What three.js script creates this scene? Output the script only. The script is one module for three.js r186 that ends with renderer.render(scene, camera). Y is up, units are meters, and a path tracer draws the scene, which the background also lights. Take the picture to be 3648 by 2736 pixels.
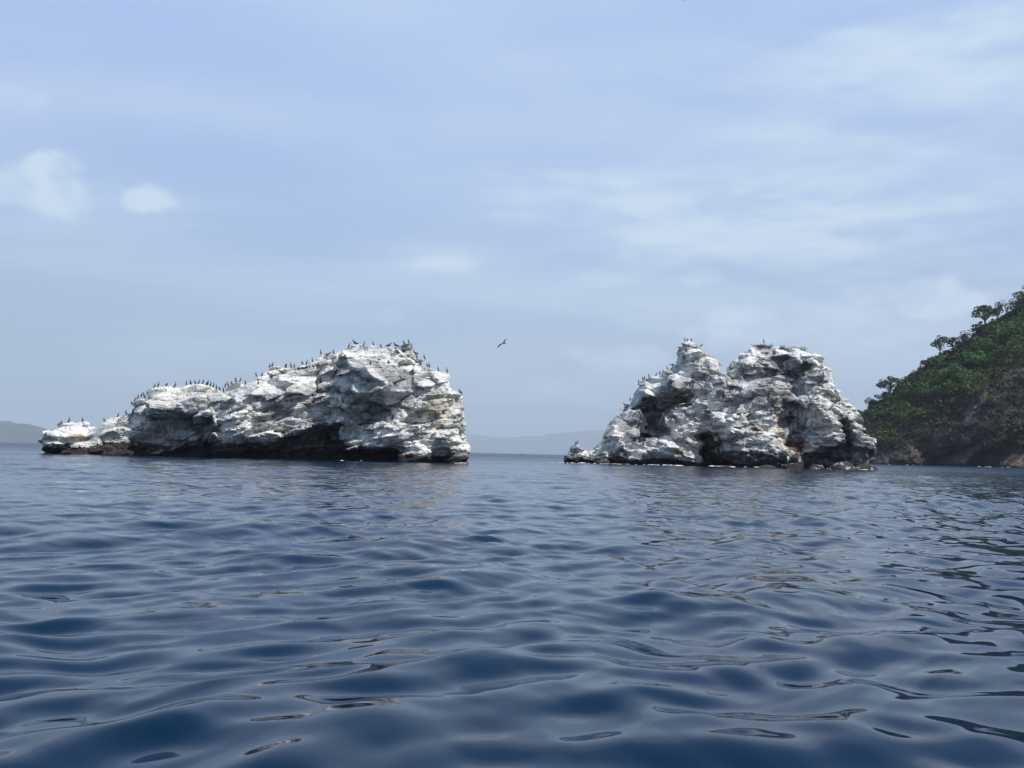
import * as THREE from 'three';
import { mergeGeometries } from 'three/addons/utils/BufferGeometryUtils.js';

// ---------------------------------------------------------------- camera, sky, sun, exposure
const scene = new THREE.Scene();
const PITCH = THREE.MathUtils.degToRad(4.28), ROLL = THREE.MathUtils.degToRad(1.3), EYE = 1.1, FOV = 45;
const camera = new THREE.PerspectiveCamera(FOV, 4 / 3, 0.2, 30000);
camera.position.set(0, EYE, 0);
camera.rotation.set(PITCH, 0, ROLL, 'XYZ');
const renderer = new THREE.WebGLRenderer();
renderer.toneMapping = THREE.LinearToneMapping;
renderer.toneMappingExposure = 1.0;
renderer.shadowMap.enabled = true;
const SUN = new THREE.Vector3(0.52, 0.82, 0.30).normalize();
const sun = new THREE.DirectionalLight(new THREE.Color(1.0, 0.955, 0.88), 4.8);
sun.position.copy(SUN).multiplyScalar(300).add(new THREE.Vector3(0, 0, -110));
sun.target.position.set(0, 0, -110);
sun.castShadow = true;
sun.shadow.camera.left = -90; sun.shadow.camera.right = 90; sun.shadow.camera.top = 90; sun.shadow.camera.bottom = -90;
sun.shadow.camera.far = 700; sun.shadow.mapSize.set(4096, 4096);
scene.add(sun, sun.target);

// ---------------------------------------------------------------- numbers
function rng(seed) { let a = seed >>> 0; return () => { a = (a + 0x6D2B79F5) | 0; let t = Math.imul(a ^ (a >>> 15), 1 | a); t = (t + Math.imul(t ^ (t >>> 7), 61 | t)) ^ t; return ((t ^ (t >>> 14)) >>> 0) / 4294967296; }; }
function h3(x, y, z, s) { let h = Math.imul(x, 374761393) + Math.imul(y, 668265263) + Math.imul(z, 2147483647 ^ 0x5bd1e995) + Math.imul(s, 974711); h = Math.imul(h ^ (h >>> 13), 1274126177); h ^= h >>> 16; return (h >>> 0) / 4294967296; }
function noise(x, y, z, s = 0) {
  const xi = Math.floor(x), yi = Math.floor(y), zi = Math.floor(z); let u = x - xi, v = y - yi, w = z - zi;
  u = u * u * (3 - 2 * u); v = v * v * (3 - 2 * v); w = w * w * (3 - 2 * w);
  const L = (a, b, t) => a + (b - a) * t;
  return L(L(L(h3(xi, yi, zi, s), h3(xi + 1, yi, zi, s), u), L(h3(xi, yi + 1, zi, s), h3(xi + 1, yi + 1, zi, s), u), v),
    L(L(h3(xi, yi, zi + 1, s), h3(xi + 1, yi, zi + 1, s), u), L(h3(xi, yi + 1, zi + 1, s), h3(xi + 1, yi + 1, zi + 1, s), u), v), w) * 2 - 1;
}
function fbm(x, y, z, o = 4, s = 0) { let a = 0.5, r = 0; for (let i = 0; i < o; i++) { r += a * noise(x, y, z, s + i * 17); x *= 2.03; y *= 2.03; z *= 2.03; a *= 0.5; } return r; }
const sstep = (a, b, x) => { const t = Math.min(1, Math.max(0, (x - a) / (b - a))); return t * t * (3 - 2 * t); };
const mix = (a, b, t) => a + (b - a) * t;
const lin = (c) => { c /= 255; return c <= 0.04045 ? c / 12.92 : ((c + 0.055) / 1.055) ** 2.4; };

// viewing directions measured on the photograph (3648 x 2736), turned into compass directions of the place
const FL = 1368 / Math.tan(THREE.MathUtils.degToRad(FOV / 2));
function dirOf(px, py) {
  const dx = px - 1824, dy = py - 1368, c = Math.cos(ROLL), s = Math.sin(ROLL);
  const x = dx * c + dy * s, y = -dx * s + dy * c;
  return [x, -y * Math.cos(PITCH) + FL * Math.sin(PITCH), -y * Math.sin(PITCH) - FL * Math.cos(PITCH)];
}
function onPlane(px, py, D, lean = 0, slant = 0, xr = 0) {   // the point of a face that stands D metres off, leans back and recedes towards -x
  const d = dirOf(px, py), k = d[1] / -d[2], a = d[0] / -d[2], dep = (D + lean * EYE + slant * xr) / (1 - lean * k + slant * a);
  return [a * dep, EYE + k * dep];
}

// ---------------------------------------------------------------- sky (air and thin cloud)
{
  const W = 3072, H = 1536, data = new Float32Array(W * H * 4);
  const stops = [[-90, 120, 140, 160], [-1, 150, 170, 190], [0, 170, 189, 204], [4, 175, 195, 217], [9, 174, 196, 228], [16, 168, 194, 236], [26, 165, 192, 240], [45, 145, 178, 229], [90, 112, 150, 212]]
    .map(([e, r, g, b]) => [e, lin(r), lin(g), lin(b)]);
  const angles = (px, py) => { const d = dirOf(px, py), l = Math.hypot(...d); return [Math.atan2(d[0], -d[2]), Math.asin(d[1] / l)]; };
  // px, py, half width, half height (radians), strength, raggedness
  const puffs = [[190, 600, .022, .026, .8, 1], [140, 690, .044, .022, .5, 1], [515, 720, .030, .014, .85, 1], [60, 340, .03, .015, .14, 1], [420, 745, .10, .018, .16, .6],
    [1560, 935, .055, .016, .50, .5], [2130, 700, .17, .020, .5, .4], [2600, 780, .15, .020, .62, .45], [3350, 800, .42, .16, .16, .3], [2380, 880, .2, .02, .2, .4], [3000, 840, .2, .028, .34, .4], [3500, 130, .14, .06, .22, .4], [3100, 230, .22, .05, .16, .4],
    [2610, 1190, .045, .026, .36, 1], [2490, 990, .03, .012, .3, 1], [2240, 1275, .055, .016, .3, 1], [2130, 1000, .04, .01, .2, .8], [1390, 1125, .02, .01, .2, 1], [1980, 1380, .03, .01, .14, 1],
    [3090, 1050, .035, .012, .45, 1], [3330, 1060, .045, .018, .40, 1], [3500, 1080, .05, .02, .22, 1], [3120, 1190, .09, .02, .16, .7], [3000, 560, .16, .05, .18, .4], [2500, 1340, .12, .02, .14, .6]]
    .map(([px, py, ...r]) => [...angles(px, py), ...r]);
  const cw = [lin(209), lin(228), lin(246)];
  for (let j = 0; j < H; j++) {
    const el = ((j + 0.5) / H - 0.5) * Math.PI, e = el * 180 / Math.PI;
    let k = 0; while (k < stops.length - 2 && e > stops[k + 1][0]) k++;
    const t = Math.min(1, Math.max(0, (e - stops[k][0]) / (stops[k + 1][0] - stops[k][0])));
    const base = [1, 2, 3].map((c) => mix(stops[k][c], stops[k + 1][c], t));
    const ce = Math.cos(el), se = Math.sin(el), hz = 0.16 + Math.max(0, se);
    for (let i = 0; i < W; i++) {
      const o = (j * W + i) * 4;
      let r = base[0], g = base[1], b = base[2];
      if (e > -1.5) {
        const th = ((i + 0.5) / W - 0.5) * 2 * Math.PI, x = Math.cos(th) * ce, z = Math.sin(th) * ce, az = Math.atan2(x, -z);
        // thin high cloud drawn out along the wind
        const cx = x / hz * 1.2, cz = z / hz * 1.2;
        const wx = cx + 0.35 * noise(cx * .8, 3, cz * .8, 5), n1 = fbm(wx * 0.55, 1.7, cz * 1.7 + wx * .3, 5, 11), n2 = fbm(cx * 0.35, 8.2, cz * .5, 3, 23);
        let cov = 0.36 * sstep(-0.05, 0.55, n1 + 0.5 * n2) + 0.12 * sstep(-.3, .5, n2);
        const tint = 0.05 * n2 + 0.035 * noise(cx * .5 + 9, 2, cz * .5, 41);
        for (const [pa, pe, ha, he, st, rag] of puffs) {
          let da = az - pa; const de = el - pe;
          if (Math.abs(da) > ha * 2.4 || Math.abs(de) > he * 2.6) continue;
          const q = rag * 0.7, wa = da / ha + q * fbm(az * 34, el * 46, 2, 4, 61), we = de / he + q * fbm(az * 34 + 9, el * 46, 5, 4, 67) + (rag < .7 ? 0.9 * fbm(az * 9, el * 60, 1, 4, 91) : 0);
          const f = wa * wa + (we < 0 ? we * we * 1.1 : we * we);
          cov += st * (rag > .7 ? 1.25 : 1.45) * (rag > .7 ? sstep(1.5, 0.1, f) : Math.exp(-f * 1.1)) * Math.max(.25, (rag > .7 ? .85 : .75) + 1.1 * fbm(az * (rag > .7 ? 30 : 14), el * (rag > .7 ? 44 : 60), 9, 4, 71));
        }
        cov = Math.min(.92, Math.max(0, cov));
        const low = sstep(0, 9, e); cov *= 0.35 + 0.65 * low;
        r = mix(r * (1 + tint), cw[0], cov); g = mix(g, cw[1], cov); b = mix(b * (1 + tint * .3), cw[2], cov);
      }
      data[o] = r; data[o + 1] = g; data[o + 2] = b; data[o + 3] = 1;
    }
  }
  const sky = new THREE.DataTexture(data, W, H, THREE.RGBAFormat, THREE.FloatType);
  sky.mapping = THREE.EquirectangularReflectionMapping; sky.magFilter = THREE.LinearFilter; sky.minFilter = THREE.LinearFilter; sky.wrapS = THREE.RepeatWrapping; sky.needsUpdate = true;
  scene.background = sky; scene.environment = sky;
}
scene.fog = new THREE.FogExp2(new THREE.Color(0.80, 0.91, 1.0), 0.0001);

// ---------------------------------------------------------------- helpers
const taken = {};
function numbered(n) { taken[n] = (taken[n] ?? -1) + 1; return taken[n] ? n + '_' + String(taken[n]).padStart(3, '0') : n; }
function tag(o, label, category, group, kind) { if (label) o.userData.label = label; if (category) o.userData.category = category; if (group) o.userData.group = group; if (kind) o.userData.kind = kind; return o; }
function shadows(o) { o.traverse((m) => { if (m.isMesh) { m.castShadow = true; m.receiveShadow = true; } }); return o; }
function add(o, name) { o.name = numbered(name); scene.add(shadows(o)); return o; }
const ORD = ['', 'first', 'second', 'third', 'fourth', 'fifth', 'sixth', 'seventh', 'eighth', 'ninth', 'tenth', 'eleventh', 'twelfth', 'thirteenth', 'fourteenth', 'fifteenth', 'sixteenth', 'seventeenth', 'eighteenth', 'nineteenth'];
const TENS = ['', '', 'twent', 'thirt', 'fort', 'fift', 'sixt', 'sevent', 'eight'];
const ordinal = (n) => n < 20 ? ORD[n] : n % 10 === 0 ? TENS[n / 10] + 'ieth' : TENS[Math.floor(n / 10)] + 'y-' + ORD[n % 10];

function insidePoly(P, x, y) { let c = false; for (let i = 0, j = P.length - 1; i < P.length; j = i++) { const a = P[i], b = P[j]; if ((a[1] > y) !== (b[1] > y) && x < (b[0] - a[0]) * (y - a[1]) / (b[1] - a[1]) + a[0]) c = !c; } return c; }
function sdPoly(P, x, y) {
  let d = 1e9;
  for (let i = 0, j = P.length - 1; i < P.length; j = i++) {
    const ax = P[j][0], ay = P[j][1], ex = P[i][0] - ax, ey = P[i][1] - ay, wx = x - ax, wy = y - ay;
    const t = Math.min(1, Math.max(0, (wx * ex + wy * ey) / (ex * ex + ey * ey + 1e-12))), qx = wx - ex * t, qy = wy - ey * t;
    d = Math.min(d, qx * qx + qy * qy);
  }
  d = Math.sqrt(d); return insidePoly(P, x, y) ? -d : d;
}
function surfaceNets(f, nx, ny, nz, ox, oy, oz, h) {
  const id = new Int32Array(nx * ny * nz).fill(-1), pos = [], idx = [], sx = 1, sy = nx, sz = nx * ny;
  const cor = [0, sx, sy, sx + sy, sz, sz + sx, sz + sy, sz + sx + sy], eds = [[0, 1], [2, 3], [4, 5], [6, 7], [0, 2], [1, 3], [4, 6], [5, 7], [0, 4], [1, 5], [2, 6], [3, 7]];
  for (let z = 0; z < nz - 1; z++) for (let y = 0; y < ny - 1; y++) for (let x = 0; x < nx - 1; x++) {
    const b = x + y * sy + z * sz; let m = 0;
    for (let c = 0; c < 8; c++) if (f[b + cor[c]] < 0) m |= 1 << c;
    if (m === 0 || m === 255) continue;
    let px = 0, py = 0, pz = 0, n = 0;
    for (const [p, q] of eds) {
      const A = (m >> p) & 1, B = (m >> q) & 1; if (A === B) continue;
      const a = f[b + cor[p]], c = f[b + cor[q]], t = a / (a - c);
      px += mix(p & 1, q & 1, t); py += mix((p >> 1) & 1, (q >> 1) & 1, t); pz += mix(p >> 2, q >> 2, t); n++;
    }
    id[b] = pos.length / 3; pos.push(ox + (x + px / n) * h, oy + (y + py / n) * h, oz + (z + pz / n) * h);
  }
  const quad = (a, b, c, d, flip) => { if (a < 0 || b < 0 || c < 0 || d < 0) return; if (flip) idx.push(a, c, b, b, c, d); else idx.push(a, b, c, b, d, c); };
  for (let z = 1; z < nz - 1; z++) for (let y = 1; y < ny - 1; y++) for (let x = 1; x < nx - 1; x++) {
    const b = x + y * sy + z * sz, s = f[b] < 0;
    if (s !== (f[b + sx] < 0)) quad(id[b - sy - sz], id[b - sz], id[b - sy], id[b], !s);
    if (s !== (f[b + sy] < 0)) quad(id[b - sx - sz], id[b - sx], id[b - sz], id[b], !s);
    if (s !== (f[b + sz] < 0)) quad(id[b - sx - sy], id[b - sy], id[b - sx], id[b], !s);
  }
  return { pos, idx };
}

// ---------------------------------------------------------------- fractured rock
// o: outline (pixels), D, lean, T/TB (thickness), R (rounding), hollows, swells, h, bed/joint sizes, dip, colour
function buildRock(o) {
  const slant = o.slant ?? 0, xr = o.xr ?? 0, toXY = (p) => onPlane(p[0], p[1], o.D, o.lean, slant, xr);
  const out = o.outline.map(toXY);
  const first = out[0], last = out[out.length - 1];
  const P = [...out, [last[0], -9], [first[0], -9]];
  const hollows = o.hollows.map((c) => ({ ...c, P: c.p.map(toXY) })), swells = (o.swells ?? []).map((c) => ({ ...c, P: c.p.map(toXY) }));
  const h = o.h, y0 = -1.6 - 2 * h, x0 = Math.min(...P.map((p) => p[0])) - 1.5 - 2 * h, x1 = Math.max(...P.map((p) => p[0])) + 1.5 + 2 * h, y1 = Math.max(...P.map((p) => p[1])) + 1 + 2 * h;
  const nx = Math.ceil((x1 - x0) / h), ny = Math.ceil((y1 - y0) / h);
  const S = new Float32Array(nx * ny), ZF = new Float32Array(nx * ny), ZB = new Float32Array(nx * ny);
  let zmin = 1e9, zmax = -1e9;
  for (let j = 0; j < ny; j++) for (let i = 0; i < nx; i++) {
    const x = x0 + i * h, y = y0 + j * h, k = i + j * nx, s = sdPoly(P, x, y), inn = Math.max(0, -s);
    const wx = x + o.wob * fbm(x / (4 * o.wob), y / (4 * o.wob), 3, 3, o.seed + 1), wy = y + o.wob * fbm(x / (4 * o.wob) + 7, y / (4 * o.wob), 9, 3, o.seed + 2);
    const zc = -(o.D + o.lean * y + (o.back ?? .43) * o.T + slant * (xr - x)), th = o.T * (1 - Math.exp(-inn / o.R)) * (o.slim ? .5 + .5 * (1 - Math.exp(-inn / 1.6)) : 1);
    let zf = zc + th + o.roll * fbm(x / (9 * o.wob), y / (9 * o.wob), 1, 2, o.seed + 3);
    for (const c of swells) { const d = -sdPoly(c.P, wx, wy); if (d > 0) zf += c.dz * (1 - Math.exp(-d / c.w)); }
    for (const c of hollows) { const d = -sdPoly(c.P, wx, wy); if (d > 0) zf -= c.dz * Math.min(1, d / c.w); }
    S[k] = s; ZF[k] = zf; ZB[k] = zc - o.TB * (1 - Math.exp(-inn / o.R));
    if (s < 0.5) { zmin = Math.min(zmin, ZB[k]); zmax = Math.max(zmax, zf); }
  }
  const z0 = zmin - 2, nz = Math.ceil((zmax + 2.5 - z0) / h);
  const bil = (G, x, y) => { let u = (x - x0) / h, v = (y - y0) / h; u = Math.min(nx - 1.001, Math.max(0, u)); v = Math.min(ny - 1.001, Math.max(0, v)); const i = Math.floor(u), j = Math.floor(v), k = i + j * nx; u -= i; v -= j; return (G[k] * (1 - u) + G[k + 1] * u) * (1 - v) + (G[k + nx] * (1 - u) + G[k + nx + 1] * u) * v; };
  const F = (x, y, z) => Math.max(bil(S, x, y), (z - bil(ZF, x, y)) * 0.75, (bil(ZB, x, y) - z) * 0.75);
  // bedding frame: rotate by dip in the face plane and by strike in plan, warped a little
  const cd = Math.cos(o.dip), sd = Math.sin(o.dip), wl = o.warpLen, wa = o.warp;
  const q = [0, 0, 0];
  const toQ = (x, y, z) => {
    x += wa * Math.sin(y / wl + 1.3 * Math.sin(z / wl * .7)) ; y += wa * 0.8 * Math.sin(x / (wl * 1.7) + 2) + wa * .5 * Math.sin(z / wl); z += wa * Math.sin((x + y) / (wl * 1.3));
    q[0] = cd * x + sd * y; q[1] = -sd * x + cd * y; q[2] = z; return q;
  };
  // lattice of joints at two sizes
  function lattice(size, seed) {
    const lo = [1e9, 1e9, 1e9], hi = [-1e9, -1e9, -1e9];
    for (const x of [x0, (x0 + x1) / 2, x1]) for (const y of [y0, y1]) for (const z of [z0, z0 + nz * h]) { toQ(x, y, z); for (let k = 0; k < 3; k++) { lo[k] = Math.min(lo[k], q[k]); hi[k] = Math.max(hi[k], q[k]); } }
    const n = [0, 1, 2].map((k) => Math.ceil((hi[k] - lo[k] + 6 * wa) / size[k]) + 5), org = lo.map((v, k) => v - 3 * wa - 2 * size[k]);
    const c = new Float32Array(n[0] * n[1] * n[2] * 3), R = rng(seed);
    for (let z = 0, t = 0; z < n[2]; z++) for (let y = 0; y < n[1]; y++) for (let x = 0; x < n[0]; x++) {
      const odd = (y & 1) * 0.5;
      c[t++] = org[0] + (x + 0.12 + 0.76 * R() + odd - .25) * size[0]; c[t++] = org[1] + (y + 0.22 + 0.56 * R()) * size[1]; c[t++] = org[2] + (z + 0.1 + 0.8 * R()) * size[2];
    }
    return { c, n, org, size };
  }
  let best = 0, b1 = 0, b2 = 0;
  function nearest(L, a, b, c) {
    const i = Math.floor((a - L.org[0]) / L.size[0]), j = Math.floor((b - L.org[1]) / L.size[1]), k = Math.floor((c - L.org[2]) / L.size[2]);
    b1 = 1e9; b2 = 1e9; best = 0; const sx = 1 / L.size[0], sy = 1 / L.size[1], sz = 1 / L.size[2];
    for (let dz = -1; dz < 2; dz++) { const kk = Math.min(L.n[2] - 1, Math.max(0, k + dz)); for (let dy = -1; dy < 2; dy++) { const jj = Math.min(L.n[1] - 1, Math.max(0, j + dy)); for (let dx = -1; dx < 2; dx++) {
      const ii = Math.min(L.n[0] - 1, Math.max(0, i + dx)), t = ii + L.n[0] * (jj + L.n[1] * kk);
      const ex = (L.c[t * 3] - a) * sx, ey = (L.c[t * 3 + 1] - b) * sy, ez = (L.c[t * 3 + 2] - c) * sz;
      const d = Math.max(Math.abs(ex), Math.abs(ez)) * 0.55 + 0.45 * Math.sqrt(ex * ex + ez * ez) + Math.abs(ey) * 1.15;
      if (d < b1) { b2 = b1; b1 = d; best = t; } else if (d < b2 && t !== best) b2 = d;
    } } }
  }
  const L1 = lattice(o.big, o.seed + 11), L3 = lattice(o.tiny, o.seed + 15);
  const toW = (a, b, c) => { let x = cd * a - sd * b, y = sd * a + cd * b, z = c; const tx = x, ty = y, tz = z; for (let k = 0; k < 4; k++) { toQ(x, y, z); const ux = cd * q[0] - sd * q[1], uy = sd * q[0] + cd * q[1]; x += tx - ux; y += ty - uy; z += tz - q[2]; } return [x, y, z]; };
  const R1 = rng(o.seed + 14), t1 = Array.from({ length: L1.c.length / 3 }, () => [R1() - .5, R1() - .5, R1() - .5, R1() - .5]);
  // three kinds of jointing: common, massive, thin-bedded
  const kinds = [[o.small, 1, 1, .75], [o.small.map((v) => v * 1.6), .85, .8, .5], [[o.small[0] * 1.05, o.small[1] * .58, o.small[2]], 1.0, .95, 1]].map(([size, tiltBy, jitBy, chipBy], kind) => {
  const L2 = lattice(size, o.seed + 12 + kind * 50), N2 = L2.c.length / 3, K = new Float32Array(N2), TX = new Float32Array(N2), TY = new Float32Array(N2), TZ = new Float32Array(N2), WC = new Float32Array(N2 * 3), OWN = new Int32Array(N2), R2 = rng(o.seed + 13 + kind);
  for (let t = 0; t < N2; t++) {
    const a = L2.c[t * 3], b = L2.c[t * 3 + 1], c = L2.c[t * 3 + 2], w = toW(a, b, c); WC.set(w, t * 3);
    nearest(L1, a, b, c); const own = best; OWN[t] = own;
    const w1 = toW(L1.c[own * 3], L1.c[own * 3 + 1], L1.c[own * 3 + 2]), T1 = t1[own];
    const grad = (p, e) => { const g = [F(p[0] + e, p[1], p[2]) - F(p[0] - e, p[1], p[2]), F(p[0], p[1] + e, p[2]) - F(p[0], p[1] - e, p[2]), F(p[0], p[1], p[2] + e) - F(p[0], p[1], p[2] - e)], l = Math.hypot(...g) + 1e-6; return g.map((v) => v / l); };
    const g1 = grad(w1, o.big[1] * .6), g2 = grad(w, size[1] * .8), v = [0, 1, 2].map((k) => g1[k] * .45 + g2[k] * .75 + (T1[k] + (R2() - .5)) * o.tilt * tiltBy), l = Math.hypot(...v);
    TX[t] = v[0] / l; TY[t] = v[1] / l; TZ[t] = v[2] / l;
    K[t] = F(...w) + (T1[3] + (R2() - .5) * .7) * o.jitter * jitBy + o.tilt * .5 * (T1[0] * (w[0] - w1[0]) + T1[1] * (w[1] - w1[1]) + T1[2] * (w[2] - w1[2]));
  }
  return { L2, K, TX, TY, TZ, WC, OWN, chipBy };
  });
  const zones = [[1, o.massive ?? []], [2, o.thin ?? []]].flatMap(([k, l]) => l.map((p) => [k, p.map(toXY)]));
  const zone = (x, y) => { const n = fbm(x / (3 * o.wob), y / (3 * o.wob), 4, 2, o.seed + 31) * o.wob * 1.5; for (const [k, P] of zones) if (insidePoly(P, x + n, y - n)) return k; return 0; };
  const ZN = new Uint8Array(nx * ny); for (let j = 0; j < ny; j++) for (let i = 0; i < nx; i++) ZN[i + j * nx] = zone(x0 + i * h, y0 + j * h);
  const f = new Float32Array(nx * ny * nz);
  const slack = o.slack, reach = o.reach;
  for (let kz = 0, t = 0; kz < nz; kz++) for (let j = 0; j < ny; j++) for (let i = 0; i < nx; i++, t++) {
    const k2 = i + j * nx, x = x0 + i * h, y = y0 + j * h, z = z0 + kz * h, s = S[k2], zf = (z - ZF[k2]) * .75, zb = (ZB[k2] - z) * .75, Fp = Math.max(s, zf, zb);
    if (i < 1 || j < 1 || kz < 1 || i > nx - 3 || j > ny - 3 || kz > nz - 3) { f[t] = Math.max(.2, Fp); continue; }
    if (Fp > reach + .3 || Fp < -reach - .6) { f[t] = Fp; continue; }
    const { L2, K, TX, TY, TZ, WC, chipBy } = kinds[ZN[k2]]; toQ(x, y, z); const qa = q[0], qb = q[1], qc = q[2]; nearest(L2, qa, qb, qc);
    const g = best, e2 = b2 - b1;
    let d = K[g] + TX[g] * (x - WC[g * 3]) + TY[g] * (y - WC[g * 3 + 1]) + TZ[g] * (z - WC[g * 3 + 2]);
    d += o.crack * Math.max(0, 1 - e2 / 0.16);
    if (Math.abs(d) < o.chip + .3) { nearest(L3, qa, qb, qc); const c = best, ha = h3(c, 1, 0, o.seed), hb = h3(c, 2, 0, o.seed), hc = h3(c, 3, 0, o.seed); d += o.chip * chipBy * ((hc - .5) * 1.3 + ((qa - L3.c[c * 3]) * (ha - .5) + (qb - L3.c[c * 3 + 1]) * (hb - .5)) * 2.2 / o.tiny[0]) + o.crack * .3 * chipBy * Math.max(0, 1 - (b2 - b1) / .2); }
    if (Math.abs(d) < .6 * o.grain + .3) d += o.grain * fbm(x / o.grainLen, y / o.grainLen, z / o.grainLen, 3, o.seed + 21);
    d = Math.max(d, s - slack, zf - reach); d = Math.min(d, Math.max(s + slack * 1.3, zf + reach, zb + reach));
    f[t] = d;
  }
  {                                                // drop chips that hang in the air
    let s0 = 0; for (let t = 1; t < f.length; t++) if (f[t] < f[s0]) s0 = t;
    const seen = new Uint8Array(f.length), stack = new Int32Array(f.length); let n = 0; stack[n++] = s0; seen[s0] = 1;
    const st = [1, -1, nx, -nx, nx * ny, -nx * ny];
    while (n) { const t = stack[--n]; for (const d of st) { const u = t + d; if (u >= 0 && u < f.length && !seen[u] && f[u] < 0) { seen[u] = 1; stack[n++] = u; } } }
    for (let t = 0; t < f.length; t++) if (f[t] < 0 && !seen[t]) f[t] = h * .5;
  }
  const net = surfaceNets(f, nx, ny, nz, x0, y0, z0, h);
  // colours
  const nv = net.pos.length / 3, col = new Float32Array(nv * 3), own = new Int32Array(nv);
  for (let v = 0; v < nv; v++) {
    const x = net.pos[v * 3], y = net.pos[v * 3 + 1], z = net.pos[v * 3 + 2];
    const { L2, OWN } = kinds[ZN[Math.min(nx - 1, Math.max(0, Math.round((x - x0) / h))) + nx * Math.min(ny - 1, Math.max(0, Math.round((y - y0) / h)))]]; toQ(x, y, z); nearest(L2, q[0], q[1], q[2]); own[v] = OWN[best];
    const c = o.colour(x, y, z, h3(OWN[best], 3, 1, o.seed), h3(best, 5, 2, o.seed)); col[v * 3] = c[0]; col[v * 3 + 1] = c[1]; col[v * 3 + 2] = c[2];
  }
  const at = (x, y, z) => { const i = Math.round((x - x0) / h), j = Math.round((y - y0) / h), k = Math.round((z - z0) / h); return i < 0 || j < 0 || k < 0 || i >= nx || j >= ny || k >= nz ? 1 : f[i + nx * (j + ny * k)]; };
  return { net, col, own, f, nx, ny, nz, x0, y0, z0, h, at,
    hit(px, py) { const d = dirOf(px, py), s0 = z0 + nz * h; for (let z = Math.min(s0, -1); z > z0; z -= h * .5) { const k = z / d[2], x = d[0] * k, y = EYE + d[1] * k; if (at(x, y, z) < 0) return [x, y, z]; } return null; },
    top(px, py) { const X = toXY([px, py])[0], i = Math.round((X - x0) / h); for (let j = ny - 2; j > 0; j--) for (let k = nz - 2; k > 0; k--) if (i >= 0 && i < nx && f[i + nx * (j + ny * k)] < 0) return [x0 + i * h, y0 + (j + .4) * h, z0 + (k - 1) * h]; return null; } };
}
// one mesh for each big block of a rock, the loose remainder and the hidden side in one
function rockParts(rock, root, mat, most, partName, restName) {
  const { net, col, own } = rock, groups = new Map(), I = []; for (let t = 0; t < net.idx.length; t += 3) if (net.pos[net.idx[t] * 3 + 1] > -.9) I.push(net.idx[t], net.idx[t + 1], net.idx[t + 2]);
  for (let t = 0; t < I.length; t += 3) { const g = own[I[t]]; let a = groups.get(g); if (!a) groups.set(g, a = []); a.push(I[t], I[t + 1], I[t + 2]); }
  const nrm = new THREE.BufferGeometry(); nrm.setAttribute('position', new THREE.BufferAttribute(new Float32Array(net.pos), 3)); nrm.setIndex(new THREE.BufferAttribute(new Uint32Array(I), 1)); nrm.computeVertexNormals();
  const N = nrm.attributes.normal.array;
  const score = ([, a]) => { let s = 0; for (let t = 0; t < a.length; t += 3) if (N[a[t] * 3 + 2] > -0.15 && net.pos[a[t] * 3 + 1] > 0) s++; return s; };
  const pieces = [];
  for (const [g, a] of groups) {                    // connected pieces of a block
    const par = new Map(), find = (v) => { let p = par.get(v); if (p === undefined) { par.set(v, v); return v; } while (p !== par.get(p)) p = par.get(p); par.set(v, p); return p; };
    for (let t = 0; t < a.length; t += 3) { const x = find(a[t]), y = find(a[t + 1]); par.set(x, y); par.set(find(a[t + 2]), find(y)); }
    const by = new Map(); for (let t = 0; t < a.length; t += 3) { const k = find(a[t]); let l = by.get(k); if (!l) by.set(k, l = []); l.push(a[t], a[t + 1], a[t + 2]); }
    for (const l of by.values()) pieces.push([g, l]);
  }
  const list = pieces.map((e) => [score(e), e[1]]).sort((a, b) => b[0] - a[0]);
  const make = (arr, name) => {
    const map = new Map(), p = [], n = [], c = [], uv = [], ix = [];
    for (const v of arr) { let k = map.get(v); if (k === undefined) { map.set(v, k = p.length / 3); p.push(net.pos[v * 3], net.pos[v * 3 + 1], net.pos[v * 3 + 2]); n.push(N[v * 3], N[v * 3 + 1], N[v * 3 + 2]); c.push(col[v * 3], col[v * 3 + 1], col[v * 3 + 2]); uv.push((.8 * net.pos[v * 3] + .6 * net.pos[v * 3 + 2]) / 5, (net.pos[v * 3 + 1] + .25 * net.pos[v * 3 + 2] + .15 * net.pos[v * 3]) / 5); } ix.push(k); }
    const g = new THREE.BufferGeometry(); g.setAttribute('position', new THREE.Float32BufferAttribute(p, 3)); g.setAttribute('normal', new THREE.Float32BufferAttribute(n, 3)); g.setAttribute('color', new THREE.Float32BufferAttribute(c, 3)); g.setAttribute('uv', new THREE.Float32BufferAttribute(uv, 2)); g.setIndex(ix);
    const m = new THREE.Mesh(g, mat); m.name = name; return m;
  };
  const rest = []; let n = 0;
  for (const [s, a] of list) { if (n < most && s > 60) { const m = make(a, n ? partName + '_' + String(n).padStart(3, '0') : partName); root.add(m); n++; } else for (const v of a) rest.push(v); }
  if (rest.length) { const m = make(rest, restName); m.userData.kind = 'stuff'; root.add(m); }
  return n;
}
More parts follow.
